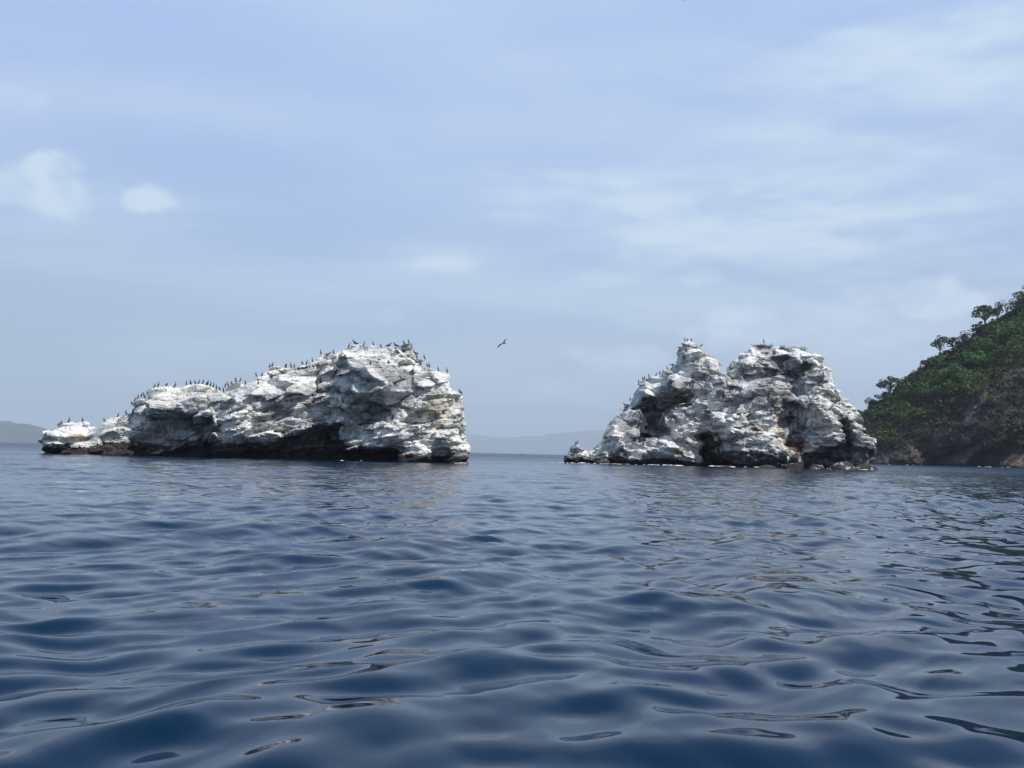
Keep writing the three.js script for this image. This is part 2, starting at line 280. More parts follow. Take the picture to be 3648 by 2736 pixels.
// fracture relief, a 5 m tile: small angular plates with open joints
function fractureMap() {
  const n = 1024, img = new Float32Array(n * n * 4), H = new Float32Array(n * n);
  for (const [cx, cy, amp, gap, seed] of [[5, 8, 1, .10, 3], [13, 19, .6, .14, 4], [34, 48, .22, .2, 5]]) {
    const R = rng(seed), P = Array.from({ length: cx * cy }, () => [R(), R(), R(), R() - .5, R() - .5]);
    for (let j = 0; j < n; j++) for (let i = 0; i < n; i++) {
      const wx = i + 9 * Math.sin(j / n * 12.566 + 1) + 5 * Math.sin(j / n * 37.7), wy = j + 9 * Math.sin(i / n * 12.566), u = wx / n * cx, v = wy / n * cy, ui = Math.floor(u), vi = Math.floor(v); let b1 = 9, b2 = 9, q = null, qu = 0, qv = 0;
      for (let dj = -1; dj < 2; dj++) for (let di = -1; di < 2; di++) { const p = P[((ui + di) % cx + cx) % cx + cx * (((vi + dj) % cy + cy) % cy)], du = u - (ui + di + .1 + .8 * p[0]), dv = v - (vi + dj + .1 + .8 * p[1]), d = Math.max(Math.abs(du), Math.abs(dv)) * .6 + .4 * Math.hypot(du, dv); if (d < b1) { b2 = b1; b1 = d; q = p; qu = du; qv = dv; } else if (d < b2) b2 = d; }
      H[j * n + i] += amp * (q[2] * .5 + (q[3] * qu + q[4] * qv) * .9 - .55 * Math.max(0, 1 - (b2 - b1) / gap));
    }
  }
  let lo = 1e9, hi = -1e9; for (const v of H) { lo = Math.min(lo, v); hi = Math.max(hi, v); }
  for (let k = 0; k < n * n; k++) { const v = (H[k] - lo) / (hi - lo); img[k * 4] = img[k * 4 + 1] = img[k * 4 + 2] = v; img[k * 4 + 3] = 1; }
  const t = new THREE.DataTexture(img, n, n, THREE.RGBAFormat, THREE.FloatType); t.wrapS = t.wrapT = THREE.RepeatWrapping; t.magFilter = t.minFilter = THREE.LinearFilter; t.needsUpdate = true; return t;
}
const fractures = fractureMap();
const rockMat = new THREE.MeshStandardMaterial({ vertexColors: true, roughness: 0.93, flatShading: true, bumpMap: fractures, bumpScale: .24 });
const boulderMat = new THREE.MeshStandardMaterial({ vertexColors: true, roughness: 0.9, flatShading: true });

// stains: polygons (pixels) with a ragged outline; some in hollows also paint in shade
function stains(list, D, lean, slant, xr) { return list.map((s) => ({ ...s, P: s.p.map((p) => onPlane(p[0], p[1], D, lean, slant, xr)) })).map((s) => { const xs = s.P.map((p) => p[0]), ys = s.P.map((p) => p[1]); return { ...s, box: [Math.min(...xs) - 2, Math.max(...xs) + 2, Math.min(...ys) - 2, Math.max(...ys) + 2] }; }); }
function whitewashed(D, lean, patches, tide, seed) {
  const list = stains(patches, D, lean);
  return (x, y, z, r1, r2) => {
    const sc = D / 95;
    const n1 = fbm(x / (1.1 * sc), y / (.8 * sc), z / (1.1 * sc), 4, seed + 1), n2 = fbm(x / (5 * sc), y / (4 * sc), z / (5 * sc), 3, seed + 2), st = fbm(x / (.35 * sc), y / (2.6 * sc), z / (.35 * sc), 3, seed + 3), fine = noise(x / .16, y / .16, z / .16, seed + 4);
    let w = 0.5 + 0.9 * n1 + 0.5 * n2 + (r1 - .5) * .35 + (r2 - .5) * .35;
    w = sstep(-.1, .8, w);
    let r = mix(.32, .77, w), g = mix(.315, .755, w), b = mix(.30, .70, w);
    const cream = sstep(.18, .5, n2 + .35 * n1 + (r1 - .5) * .3) * .5; g *= 1 - .05 * cream; b *= 1 - .16 * cream;
    if (fine + 1.3 * n1 < -.62) { r *= .55; g *= .55; b *= .55; } else if (st + .5 * n2 < -.34) { r *= .72; g *= .72; b *= .73; }
    const wx = x + 0.55 * n1 + .3 * fine * .4, wy = y + .5 * st + .35 * n2;
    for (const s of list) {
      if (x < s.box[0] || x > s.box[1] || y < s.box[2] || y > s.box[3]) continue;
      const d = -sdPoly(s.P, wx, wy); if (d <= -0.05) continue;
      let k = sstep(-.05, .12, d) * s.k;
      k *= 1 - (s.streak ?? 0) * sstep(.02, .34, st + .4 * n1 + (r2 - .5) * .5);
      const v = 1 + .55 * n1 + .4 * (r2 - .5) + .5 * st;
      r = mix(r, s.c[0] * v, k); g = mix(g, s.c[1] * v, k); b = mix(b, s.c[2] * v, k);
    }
    const tl = tide(x) + .5 * n1 + .25 * st + (r2 - .5) * .5;
    if (y < tl) { const k = sstep(tl, tl - .12, y), v = 1 + .9 * n1; r = mix(r, .034 * v, k); g = mix(g, .028 * v, k); b = mix(b, .022 * v, k); }
    return [Math.max(.008, r), Math.max(.008, g), Math.max(.008, b)];
  };
}
const BARE_SHADED = [.072, .063, .055], GREY = [.15, .145, .135], RUST = [.20, .10, .05], CREAM = [.58, .50, .36];  // first tone: dark bare rock, deepened to paint shade into caves and undercuts

// ---------------------------------------------------------------- the long low rock
const outA = [[146, 1650], [148, 1606], [158, 1592], [166, 1584], [140, 1570], [131, 1546], [136, 1539], [178, 1530], [192, 1512], [274, 1506], [288, 1515], [301, 1528], [331, 1515], [368, 1492], [411, 1484], [425, 1483], [453, 1472], [456, 1450], [489, 1423], [521, 1416], [530, 1387], [570, 1381], [624, 1372], [693, 1369], [729, 1376], [751, 1387], [802, 1381], [834, 1367], [867, 1362], [880, 1351], [940, 1345], [948, 1313], [988, 1303], [998, 1315], [1033, 1307], [1066, 1298], [1118, 1292], [1127, 1268], [1171, 1248], [1184, 1258], [1216, 1244], [1228, 1223], [1253, 1217], [1285, 1221], [1330, 1237], [1367, 1248], [1395, 1241], [1420, 1237], [1440, 1227], [1470, 1225], [1472, 1268], [1485, 1284], [1507, 1282], [1509, 1302], [1525, 1313], [1566, 1321], [1590, 1329], [1592, 1378], [1611, 1394], [1643, 1410], [1645, 1475], [1653, 1488], [1653, 1557], [1666, 1593], [1669, 1640], [1668, 1655]];
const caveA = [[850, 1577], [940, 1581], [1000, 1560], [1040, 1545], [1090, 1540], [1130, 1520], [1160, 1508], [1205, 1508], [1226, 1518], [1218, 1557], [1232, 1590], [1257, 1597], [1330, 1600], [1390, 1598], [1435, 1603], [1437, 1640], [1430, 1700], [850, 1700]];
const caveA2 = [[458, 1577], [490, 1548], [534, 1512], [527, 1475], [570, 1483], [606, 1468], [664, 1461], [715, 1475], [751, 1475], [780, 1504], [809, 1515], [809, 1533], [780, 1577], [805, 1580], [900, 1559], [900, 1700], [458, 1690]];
const undercutShadeA = [[560, 1590], [640, 1560], [720, 1562], [780, 1577], [805, 1584], [900, 1570], ...caveA.slice(1, 15), [1437, 1640], [1500, 1640], [1500, 1690], [300, 1690], [330, 1612], [440, 1612]];  // dark bare rock of the undercut, its shade put into the colour
const chinA = [[158, 1580], [198, 1588], [270, 1566], [324, 1570], [334, 1580], [263, 1590], [256, 1660], [147, 1660]];
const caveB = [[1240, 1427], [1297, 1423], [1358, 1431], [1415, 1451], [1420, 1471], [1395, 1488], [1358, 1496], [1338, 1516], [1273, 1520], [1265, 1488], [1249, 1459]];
const caveC = [[1542, 1573], [1582, 1565], [1603, 1581], [1615, 1610], [1603, 1638], [1590, 1690], [1545, 1690], [1542, 1606]];
const rockA = buildRock({
  seed: 100, slim: 1, D: 95, lean: 0.08, T: 3.6, TB: 6.5, R: .38, roll: 1.3, wob: 0.5, h: 0.10, dip: 0.26, warp: 0.5, warpLen: 3.2,
  big: [4.4, 2.5, 3.6], small: [1.95, 1.05, 1.9], tiny: [.7, .34, .62], chip: .13, tilt: .84, jitter: .85, crack: .24, grain: .035, grainLen: .5, slack: .18, reach: 1.1,
  outline: outA,
  massive: [[[440, 1465], [530, 1380], [720, 1365], [950, 1335], [1130, 1290], [1130, 1395], [900, 1430], [640, 1472], [530, 1445], [500, 1540], [455, 1540]], [[125, 1500], [420, 1470], [455, 1560], [400, 1590], [125, 1590]], [[1200, 1240], [1390, 1230], [1475, 1290], [1480, 1450], [1400, 1455], [1230, 1412]]],
  thin: [[[780, 1440], [1130, 1400], [1235, 1420], [1220, 1510], [800, 1585]], [[1480, 1410], [1665, 1400], [1665, 1570], [1480, 1570]], [[1225, 1520], [1480, 1500], [1480, 1600], [1225, 1600]]],
  hollows: [{ p: caveA, dz: 4.8, w: .8 }, { p: caveA2, dz: 3.3, w: .9 }, { p: chinA, dz: 2.6, w: .6 }, { p: caveB, dz: 2.2, w: .45 }, { p: caveC, dz: 2.2, w: .6 },
    { p: [[1135, 1380], [1200, 1372], [1228, 1402], [1180, 1412], [1135, 1405]], dz: 1.2, w: .5 }, { p: [[1205, 1255], [1222, 1380], [1232, 1380], [1215, 1255]], dz: .8, w: .2 }, { p: [[1470, 1360], [1500, 1370], [1500, 1500], [1470, 1480]], dz: 1.2, w: .6 },
    { p: [[640, 1465], [900, 1430], [900, 1440], [640, 1475]], dz: .8, w: .12 }, { p: [[540, 1440], [570, 1440], [584, 1480], [545, 1478]], dz: .9, w: .4 }],
  swells: [{ p: [[1226, 1240], [1280, 1225], [1390, 1260], [1400, 1330], [1395, 1375], [1330, 1380], [1240, 1372], [1205, 1330]], dz: 1.7, w: .8 }, { p: [[1228, 1366], [1330, 1356], [1400, 1400], [1432, 1448], [1400, 1446], [1340, 1420], [1230, 1408]], dz: 1.9, w: .5 },
    { p: [[530, 1388], [720, 1378], [775, 1448], [640, 1468], [600, 1440], [530, 1438]], dz: 1.0, w: .4 }, { p: [[190, 1512], [290, 1512], [305, 1565], [200, 1585]], dz: .9, w: .4 }, { p: [[455, 1455], [500, 1430], [530, 1500], [480, 1535], [458, 1520]], dz: .8, w: .5 },
    { p: [[260, 1586], [400, 1582], [400, 1640], [262, 1640]], dz: 1.3, w: .4 }, { p: [[1220, 1545], [1440, 1530], [1450, 1595], [1240, 1590]], dz: .7, w: .5 }, { p: [[1480, 1560], [1540, 1560], [1540, 1640], [1480, 1640]], dz: 1.0, w: .5 }],
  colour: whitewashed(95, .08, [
    { p: undercutShadeA, c: BARE_SHADED, k: .9, streak: .15 }, { p: caveA2, c: GREY, k: .7, streak: .6 }, { p: caveB, c: GREY, k: .7, streak: .5 },  // undercut and caves: streaked bare rock with shade painted in
    { p: [[1125, 1385], [1228, 1380], [1228, 1404], [1135, 1410]], c: GREY, k: .7, streak: .4 }, { p: [[1205, 1260], [1240, 1280], [1330, 1290], [1330, 1340], [1250, 1370], [1200, 1350]], c: [.36, .36, .35], k: .6, streak: .5 },  // first strip paints the shade beneath a ledge in grey
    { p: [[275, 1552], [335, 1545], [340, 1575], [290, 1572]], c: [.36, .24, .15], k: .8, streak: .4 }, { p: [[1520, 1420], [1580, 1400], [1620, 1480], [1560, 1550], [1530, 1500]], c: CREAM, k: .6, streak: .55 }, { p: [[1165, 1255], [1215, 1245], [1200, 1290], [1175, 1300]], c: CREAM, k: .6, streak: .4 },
    { p: [[1590, 1590], [1669, 1600], [1672, 1690], [1590, 1690]], c: BARE_SHADED, k: .8, streak: .3 }, { p: [[880, 1420], [1130, 1390], [1200, 1420], [1120, 1500], [950, 1540]], c: [.30, .30, .29], k: .55, streak: .55 }],
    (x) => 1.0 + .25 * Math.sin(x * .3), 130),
});
{
  const g = new THREE.Group(); rockParts(rockA, g, rockMat, 300, 'rock_block', 'rock_rubble');
  add(tag(g, 'long white guano-covered rock islet, low at one tip, black undercut base', 'rock'), 'rock_islet');
}

// ---------------------------------------------------------------- the twin-peaked rock
const outB = [[2012, 1660], [2016, 1650], [2021, 1627], [2033, 1621], [2044, 1594], [2059, 1589], [2083, 1607], [2112, 1606], [2122, 1597], [2139, 1578], [2155, 1561], [2169, 1534], [2182, 1501], [2187, 1481], [2205, 1472], [2235, 1445], [2260, 1432], [2262, 1415], [2275, 1402], [2281, 1375], [2298, 1355], [2321, 1347], [2348, 1339], [2368, 1324], [2404, 1312], [2427, 1293], [2434, 1276], [2432, 1239], [2444, 1218], [2467, 1213], [2480, 1221], [2489, 1236], [2500, 1235], [2513, 1243], [2517, 1263], [2537, 1268], [2553, 1269], [2558, 1283], [2573, 1286], [2581, 1299], [2580, 1319], [2588, 1322], [2619, 1316], [2621, 1293], [2633, 1273], [2659, 1256], [2689, 1240], [2712, 1230], [2752, 1231], [2785, 1236], [2832, 1243], [2865, 1246], [2891, 1253], [2924, 1266], [2941, 1279], [2944, 1296], [2964, 1306], [2974, 1322], [2976, 1356], [2981, 1382], [3002, 1387], [2997, 1409], [3004, 1419], [3030, 1415], [3047, 1442], [3047, 1455], [3070, 1472], [3083, 1498], [3087, 1531], [3103, 1548], [3128, 1564], [3123, 1581], [3117, 1614], [3113, 1660]];
const c3 = (a) => a.map(([x, y]) => [1950 + x / 3.017, 1150 + y / 3.017]), c4 = (a) => a.map(([x, y]) => [2500 + x / 3.016, 1150 + y / 3.016]);
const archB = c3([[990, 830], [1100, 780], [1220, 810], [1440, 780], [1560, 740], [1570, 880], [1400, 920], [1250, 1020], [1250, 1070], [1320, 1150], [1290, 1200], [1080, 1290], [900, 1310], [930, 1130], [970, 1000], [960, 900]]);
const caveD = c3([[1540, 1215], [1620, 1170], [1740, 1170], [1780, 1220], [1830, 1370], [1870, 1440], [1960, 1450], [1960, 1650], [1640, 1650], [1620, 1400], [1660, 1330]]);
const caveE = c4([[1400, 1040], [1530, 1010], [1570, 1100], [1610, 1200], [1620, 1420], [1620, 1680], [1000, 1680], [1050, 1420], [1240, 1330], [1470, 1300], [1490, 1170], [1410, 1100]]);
const gully = c4([[690, 270], [780, 260], [880, 400], [980, 420], [1130, 440], [1170, 540], [1060, 640], [1060, 800], [1090, 1000], [1060, 1200], [1060, 1400], [950, 1480], [880, 1320], [820, 1180], [740, 1010], [830, 900], [900, 780], [830, 640], [740, 520], [660, 420]]);
const lowD = c3([[650, 1390], [840, 1330], [830, 1460], [1350, 1450], [1350, 1300], [1400, 1440], [1560, 1520], [1600, 1650], [600, 1650]]);
const rockB = buildRock({
  seed: 300, slim: 1, D: 125, lean: 0.10, T: 4.6, TB: 6, R: .5, roll: 1.7, wob: 0.55, h: 0.12, dip: -0.12, warp: 0.55, warpLen: 3.0,
  big: [4.2, 2.7, 3.8], small: [1.8, 1.1, 1.8], tiny: [.7, .4, .62], chip: .13, tilt: .92, jitter: .95, crack: .24, grain: .04, grainLen: .5, slack: .22, reach: 1.2,
  outline: outB,
  massive: [c3([[990, 680], [1060, 600], [1300, 540], [1540, 620], [1560, 740], [1440, 780], [1220, 810], [1000, 830]]), c3([[1690, 420], [1830, 420], [1830, 560], [1690, 560]]), c3([[620, 1100], [960, 860], [960, 1100], [640, 1260]]), c4([[1180, 520], [1400, 520], [1430, 800], [1230, 760]]), c4([[40, 880], [260, 900], [420, 900], [420, 1000], [60, 1020]])],
  thin: [c4([[60, 1040], [440, 1020], [640, 840], [800, 1150], [900, 1480], [200, 1480]]), c4([[1110, 820], [1480, 820], [1480, 1310], [1100, 1300]]), c4([[1500, 790], [1900, 1200], [1900, 1360], [1580, 1300]]), c3([[1250, 930], [1960, 830], [1960, 1180], [1320, 1180]])],
  hollows: [{ p: archB, dz: 4.8, w: .9 }, { p: caveD, dz: 4.4, w: .7 }, { p: caveE, dz: 4.2, w: .7 }, { p: gully, dz: 2.0, w: 1.6 }, { p: lowD, dz: 1.6, w: .6 }, { p: c3([[1530, 590], [1700, 560], [1810, 550], [1810, 640], [1540, 660]]), dz: 1.2, w: .4 }, { p: c3([[1540, 350], [1700, 320], [1700, 390], [1560, 390]]), dz: 1.0, w: .35 },
    { p: c4([[1310, 820], [1420, 820], [1420, 1030], [1330, 1030]]), dz: 1.0, w: .4 }, { p: c4([[640, 470], [780, 500], [790, 600], [690, 600]]), dz: 1.0, w: .4 }, { p: c4([[560, 1100], [690, 1080], [690, 1150], [570, 1170]]), dz: 1.0, w: .3 }],
  swells: [{ p: c3([[1060, 630], [1300, 560], [1540, 640], [1560, 740], [1440, 780], [1220, 805], [1090, 770]]), dz: 1.8, w: .7 }, { p: c3([[900, 1330], [1090, 1250], [1350, 1230], [1350, 1340], [1300, 1440], [900, 1440]]), dz: 2.6, w: .5 }, { p: c3([[1700, 660], [1960, 640], [1960, 860], [1720, 800]]), dz: 1.0, w: .6 },
    { p: c4([[40, 900], [440, 1000], [640, 850], [800, 1150], [900, 1460], [680, 1470], [220, 1430], [100, 1180]]), dz: 2.0, w: 1.4 }, { p: c4([[1110, 820], [1300, 830], [1400, 1100], [1460, 1290], [1240, 1300], [1150, 1150]]), dz: 1.6, w: .9 }, { p: c4([[1620, 1280], [1850, 1290], [1850, 1560], [1640, 1560]]), dz: 1.5, w: .7 }],
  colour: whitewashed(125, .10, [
    { p: archB, c: BARE_SHADED, k: .8, streak: .45 }, { p: caveD, c: [.10, .06, .043], k: .9, streak: .2 }, { p: caveE, c: BARE_SHADED, k: .8, streak: .25 }, { p: lowD, c: BARE_SHADED, k: .8, streak: .25 }, { p: gully, c: GREY, k: .75, streak: .5 },  // archB, caveE and lowD: bare rock darkened with painted shade
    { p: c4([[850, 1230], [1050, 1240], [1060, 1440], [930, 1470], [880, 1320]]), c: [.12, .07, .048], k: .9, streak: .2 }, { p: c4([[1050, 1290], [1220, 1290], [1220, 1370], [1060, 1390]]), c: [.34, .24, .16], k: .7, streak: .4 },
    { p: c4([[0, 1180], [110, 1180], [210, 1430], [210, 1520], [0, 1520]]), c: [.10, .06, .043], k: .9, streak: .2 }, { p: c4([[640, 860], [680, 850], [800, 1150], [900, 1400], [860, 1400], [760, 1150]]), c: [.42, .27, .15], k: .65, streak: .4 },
    { p: c4([[470, 1080], [680, 1030], [640, 1200], [480, 1280]]), c: CREAM, k: .55, streak: .5 }, { p: c4([[1160, 1080], [1380, 1060], [1390, 1150], [1180, 1150]]), c: CREAM, k: .55, streak: .5 }, { p: c4([[200, 1380], [700, 1390], [900, 1480], [900, 1700], [200, 1700]]), c: BARE_SHADED, k: .8, streak: .3 },
    { p: c3([[190, 1430], [250, 1400], [420, 1440], [620, 1390], [640, 1650], [180, 1650]]), c: BARE_SHADED, k: .8, streak: .35 }, { p: c4([[1600, 1330], [1880, 1290], [1880, 1700], [1600, 1700]]), c: BARE_SHADED, k: .8, streak: .35 }, { p: c3([[1340, 1300], [1560, 1290], [1660, 1340], [1640, 1420], [1400, 1440]]), c: [.16, .09, .06], k: .7, streak: .45 },
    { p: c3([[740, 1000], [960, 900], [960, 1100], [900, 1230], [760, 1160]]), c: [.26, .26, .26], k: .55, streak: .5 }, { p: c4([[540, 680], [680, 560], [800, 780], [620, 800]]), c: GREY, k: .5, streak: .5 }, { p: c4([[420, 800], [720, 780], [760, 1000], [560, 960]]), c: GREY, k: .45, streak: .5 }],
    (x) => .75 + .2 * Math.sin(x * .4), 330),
});
{
  const g = new THREE.Group(); rockParts(rockB, g, rockMat, 300, 'rock_block', 'rock_rubble');
  add(tag(g, 'twin-peaked white guano-covered rock islet with a dark arch-shaped hollow', 'rock'), 'rock_islet');
}
console.log('rocks', rockA.net.idx.length / 3, rockB.net.idx.length / 3, rockA.nx, rockA.ny, rockA.nz, rockB.nx, rockB.ny, rockB.nz);

// ---------------------------------------------------------------- loose boulders by the twin-peaked rock
function boulderGeo(seed, rx, ry, rz) {
  const R = rng(seed), planes = Array.from({ length: 13 }, () => { const v = new THREE.Vector3(R() - .5, R() - .45, R() - .5).normalize(); return [v.x, v.y, v.z, .62 + .3 * R()]; });
  const n = 34, hh = 2.6 / n, f = new Float32Array(n * n * n);
  for (let k = 0, t = 0; k < n; k++) for (let j = 0; j < n; j++) for (let i = 0; i < n; i++, t++) {
    const x = -1.3 + i * hh, y = -1.3 + j * hh, z = -1.3 + k * hh; let d = Math.hypot(x, y, z) - 1;
    for (const p of planes) d = Math.max(d, p[0] * x + p[1] * y + p[2] * z - p[3]);
    f[t] = d + .09 * fbm(x * 2.6, y * 2.6, z * 2.6, 3, seed);
  }
  const m = surfaceNets(f, n, n, n, -1.3, -1.3, -1.3, hh), g = new THREE.BufferGeometry(), col = [];
  for (let v = 0; v < m.pos.length; v += 3) { const q = fbm(m.pos[v] * 3, m.pos[v + 1] * 3, m.pos[v + 2] * 3, 3, seed + 5), wh = q > .16 && m.pos[v + 1] > .15 ? 1 : 0; col.push(...(wh && q > .27 ? [.32, .31, .28] : [.034 * (1 + q), .028 * (1 + q), .023 * (1 + q)])); }
  g.setAttribute('position', new THREE.Float32BufferAttribute(m.pos.map((v, i) => v * [rx, ry, rz][i % 3]), 3)); g.setAttribute('color', new THREE.Float32BufferAttribute(col, 3)); g.setIndex(m.idx); g.computeVertexNormals(); return g;
}
for (const [px, py, D, rx, ry, rz, label] of [
  [2822, 1655, 117, 1.55, 1.0, 1.2, 'rounded dark boulder awash below the bright slab of the twin-peaked rock'],
  [2905, 1660, 117, 1.2, .8, 1, 'small pale-topped boulder awash between two larger dark boulders'],
  [2992, 1659, 115, 2.1, 1.25, 1.4, 'largest dark boulder at the waterline, whitish crest, before the deep hollow'],
  [2730, 1662, 118, 1.5, .5, 1, 'flat low dark boulder barely above water under the white slab'],
  [2580, 1660, 118, 2.0, .35, 1, 'thin brown rock shelf awash below the reddish hollow'],
  [3080, 1650, 119, 1.9, 1.1, 1.3, 'dark boulder at the end of the twin-peaked rock facing the headland'],
  [2185, 1655, 119, 2.4, .35, 1, 'thin brown rock shelf awash near the low spur of the twin-peaked rock']]) {
  const d = dirOf(px, py), k = D / -d[2], m = new THREE.Mesh(boulderGeo(px, rx, ry, rz), boulderMat);
  m.position.set(d[0] * k, -0.12, -D); add(tag(m, label, 'boulder', 'boulders at the waterline'), 'boulder');
}

// ---------------------------------------------------------------- headland: cliff and hillside
const c5 = (a) => a.map(([x, y]) => [2950 + x / 2.304, 1000 + y / 2.304]);
const outC = [[2940, 1700], [2960, 1600], [3010, 1540], ...c5([[260, 1130], [300, 1090], [380, 1020], [440, 960], [520, 955], [600, 915], [660, 850], [760, 760], [860, 690], [900, 640], [980, 600], [1060, 560], [1150, 500], [1220, 420], [1300, 390], [1400, 350], [1480, 310], [1540, 260], [1610, 200], [1750, 80], [1950, -60], [2200, -180]]), [3960, 900], [3970, 1720]];
const holl = c5([[860, 1400], [1000, 1310], [1120, 1280], [1160, 1330], [1040, 1410], [960, 1470], [960, 1700], [800, 1700], [800, 1480]]), holl2 = c5([[1100, 1430], [1240, 1330], [1500, 1240], [1700, 1180], [1700, 1330], [1560, 1340], [1440, 1430], [1390, 1490], [1390, 1700], [1100, 1700]]);
const slabs = [c5([[370, 1480], [470, 1390], [600, 1300], [640, 1370], [700, 1440], [700, 1700], [370, 1700]]), c5([[960, 1480], [1060, 1390], [1160, 1340], [1140, 1430], [1100, 1500], [1100, 1700], [960, 1700]]), c5([[1380, 1480], [1460, 1410], [1560, 1350], [1700, 1340], [1700, 1700], [1380, 1700]])];
const DH = 370, LH = .8, SH = .5, XH = 205;
const cliffStains = stains([...slabs.map((p, i) => ({ p, c: i === 2 ? [.18, .11, .08] : [.085, .064, .05] })),
  { p: c5([[1040, 1000], [1140, 900], [1160, 960], [1020, 1180], [960, 1200], [1000, 1080]]), c: [.11, .098, .086] }, { p: c5([[1370, 740], [1540, 740], [1540, 800], [1400, 800]]), c: [.075, .062, .052] }], DH, LH, SH, XH);
const darkFace = c5([[640, 1250], [960, 1010], [1200, 830], [1400, 730], [1620, 540], [1760, 480], [1760, 1420], [640, 1420]]).map((p) => onPlane(p[0], p[1], DH, LH, SH, XH));
function bareGround(x, y, z) {                     // 1 where rock shows instead of scrub
  const n = fbm(x / 9, y / 7, z / 9, 3, 507); const wx = x + 2.5 * n, wy = y + 2.5 * n;
  for (const s of cliffStains) if (insidePoly(s.P, wx, wy)) return 1;
  return y < 10 + 9 * n ? 1 : 0;
}
const rockC = buildRock({
  seed: 500, D: DH, lean: LH, slant: SH, xr: XH, back: .2, T: 16, TB: 22, R: 9, roll: 9, wob: 2.4, h: 0.62, dip: 0.62, warp: 2, warpLen: 12,
  big: [12, 6, 12], small: [4.2, 2.2, 4.2], tiny: [2, 1.2, 2], chip: .4, tilt: .7, jitter: 2.2, crack: .4, grain: .7, grainLen: 2.6, slack: .8, reach: 4,
  outline: outC, hollows: [{ p: holl, dz: 15, w: 3.5 }, { p: holl2, dz: 13, w: 3.5 }, { p: c5([[700, 1380], [860, 1400], [800, 1700], [700, 1700]]), dz: 6, w: 3 }],
  swells: [...slabs.map((p) => ({ p, dz: 7, w: 2.5 })), { p: c5([[960, 900], [1200, 800], [1300, 1100], [1000, 1300]]), dz: 6, w: 5 }],
  colour(x, y, z, r1, r2) {
    const n = fbm(x / 3, y / 3, z / 3, 4, 520), wx = x + 1.5 * n, wy = y + 1.5 * n, v = 1 + .8 * n + .5 * (r2 - .5);
    let c = [.036, .029, .023];
    for (const s of cliffStains) if (insidePoly(s.P, wx, wy)) c = s.c;
    if (y > 9 && c[0] === .036 && n > -.1) c = [.034, .031, .019];
    if (y < .9 + .6 * n) c = [.02, .018, .015];
    return c.map((q) => Math.max(.006, q * v));
  },
});
{
  const cliffFractures = fractures.clone(); cliffFractures.repeat.set(.3, .3); cliffFractures.needsUpdate = true;
  const cliffMat = new THREE.MeshStandardMaterial({ vertexColors: true, roughness: 0.93, flatShading: true, bumpMap: cliffFractures, bumpScale: .9 });
  const g = new THREE.Group(); tag(g, null, null, null, 'structure'); rockParts(rockC, g, cliffMat, 220, 'cliff_block', 'hillside_ground'); add(g, 'headland');
}
console.log('headland', rockC.net.idx.length / 3, rockC.nx, rockC.ny, rockC.nz);

// ---------------------------------------------------------------- foliage
function leafMass(R, blobs, count, leaf, out = { p: [], c: [], n: [] }, tone = 1) {
  for (const [bx, by, bz, rx, ry, rz] of blobs) for (let k = 0; k < count; k++) {
    const u = R() * 2 - 1, a = R() * 6.283, s = Math.sqrt(1 - u * u), rr = .55 + .5 * Math.cbrt(R());
    const cx = bx + rx * rr * s * Math.cos(a), cy = by + ry * rr * u, cz = bz + rz * rr * s * Math.sin(a), L = leaf * (.6 + .8 * R());
    const e = new THREE.Vector3(R() - .5, (R() - .5) * .7, R() - .5).normalize(), f = new THREE.Vector3(R() - .5, (R() - .5) * .7, R() - .5).cross(e).normalize();
    const v = tone * (.72 + .56 * R());
    const q = (i, j) => [cx + e.x * i * L + f.x * j * L * .6, cy + e.y * i * L + f.y * j * L * .6, cz + e.z * i * L + f.z * j * L * .6];
    out.p.push(...q(-.5, 0), ...q(0, -.5), ...q(.5, 0), ...q(-.5, 0), ...q(.5, 0), ...q(0, .5));
    for (let t = 0; t < 6; t++) out.c.push(v, v * (.95 + .1 * R()), v);
  }
  return out;
}
function leafGeo(o) { const g = new THREE.BufferGeometry(); g.setAttribute('position', new THREE.Float32BufferAttribute(o.p, 3)); g.setAttribute('color', new THREE.Float32BufferAttribute(o.c, 3)); g.computeVertexNormals(); return g; }
const leafMats = [[.030, .066, .016], [.050, .135, .018], [.075, .19, .022], [.046, .048, .022], [.075, .062, .036], [.10, .11, .02]].map((c) => new THREE.MeshStandardMaterial({ color: new THREE.Color().setRGB(...c), vertexColors: true, roughness: .8, side: THREE.DoubleSide }));
const barkMat = new THREE.MeshStandardMaterial({ color: new THREE.Color().setRGB(.085, .07, .055), roughness: .9 });
function limb(a, b, r0, r1) { const A = new THREE.Vector3(...a), B = new THREE.Vector3(...b), g = new THREE.CylinderGeometry(r1, r0, A.distanceTo(B), 6, 1); g.translate(0, A.distanceTo(B) / 2, 0); g.applyQuaternion(new THREE.Quaternion().setFromUnitVectors(new THREE.Vector3(0, 1, 0), B.clone().sub(A).normalize())); g.translate(...a); return g; }
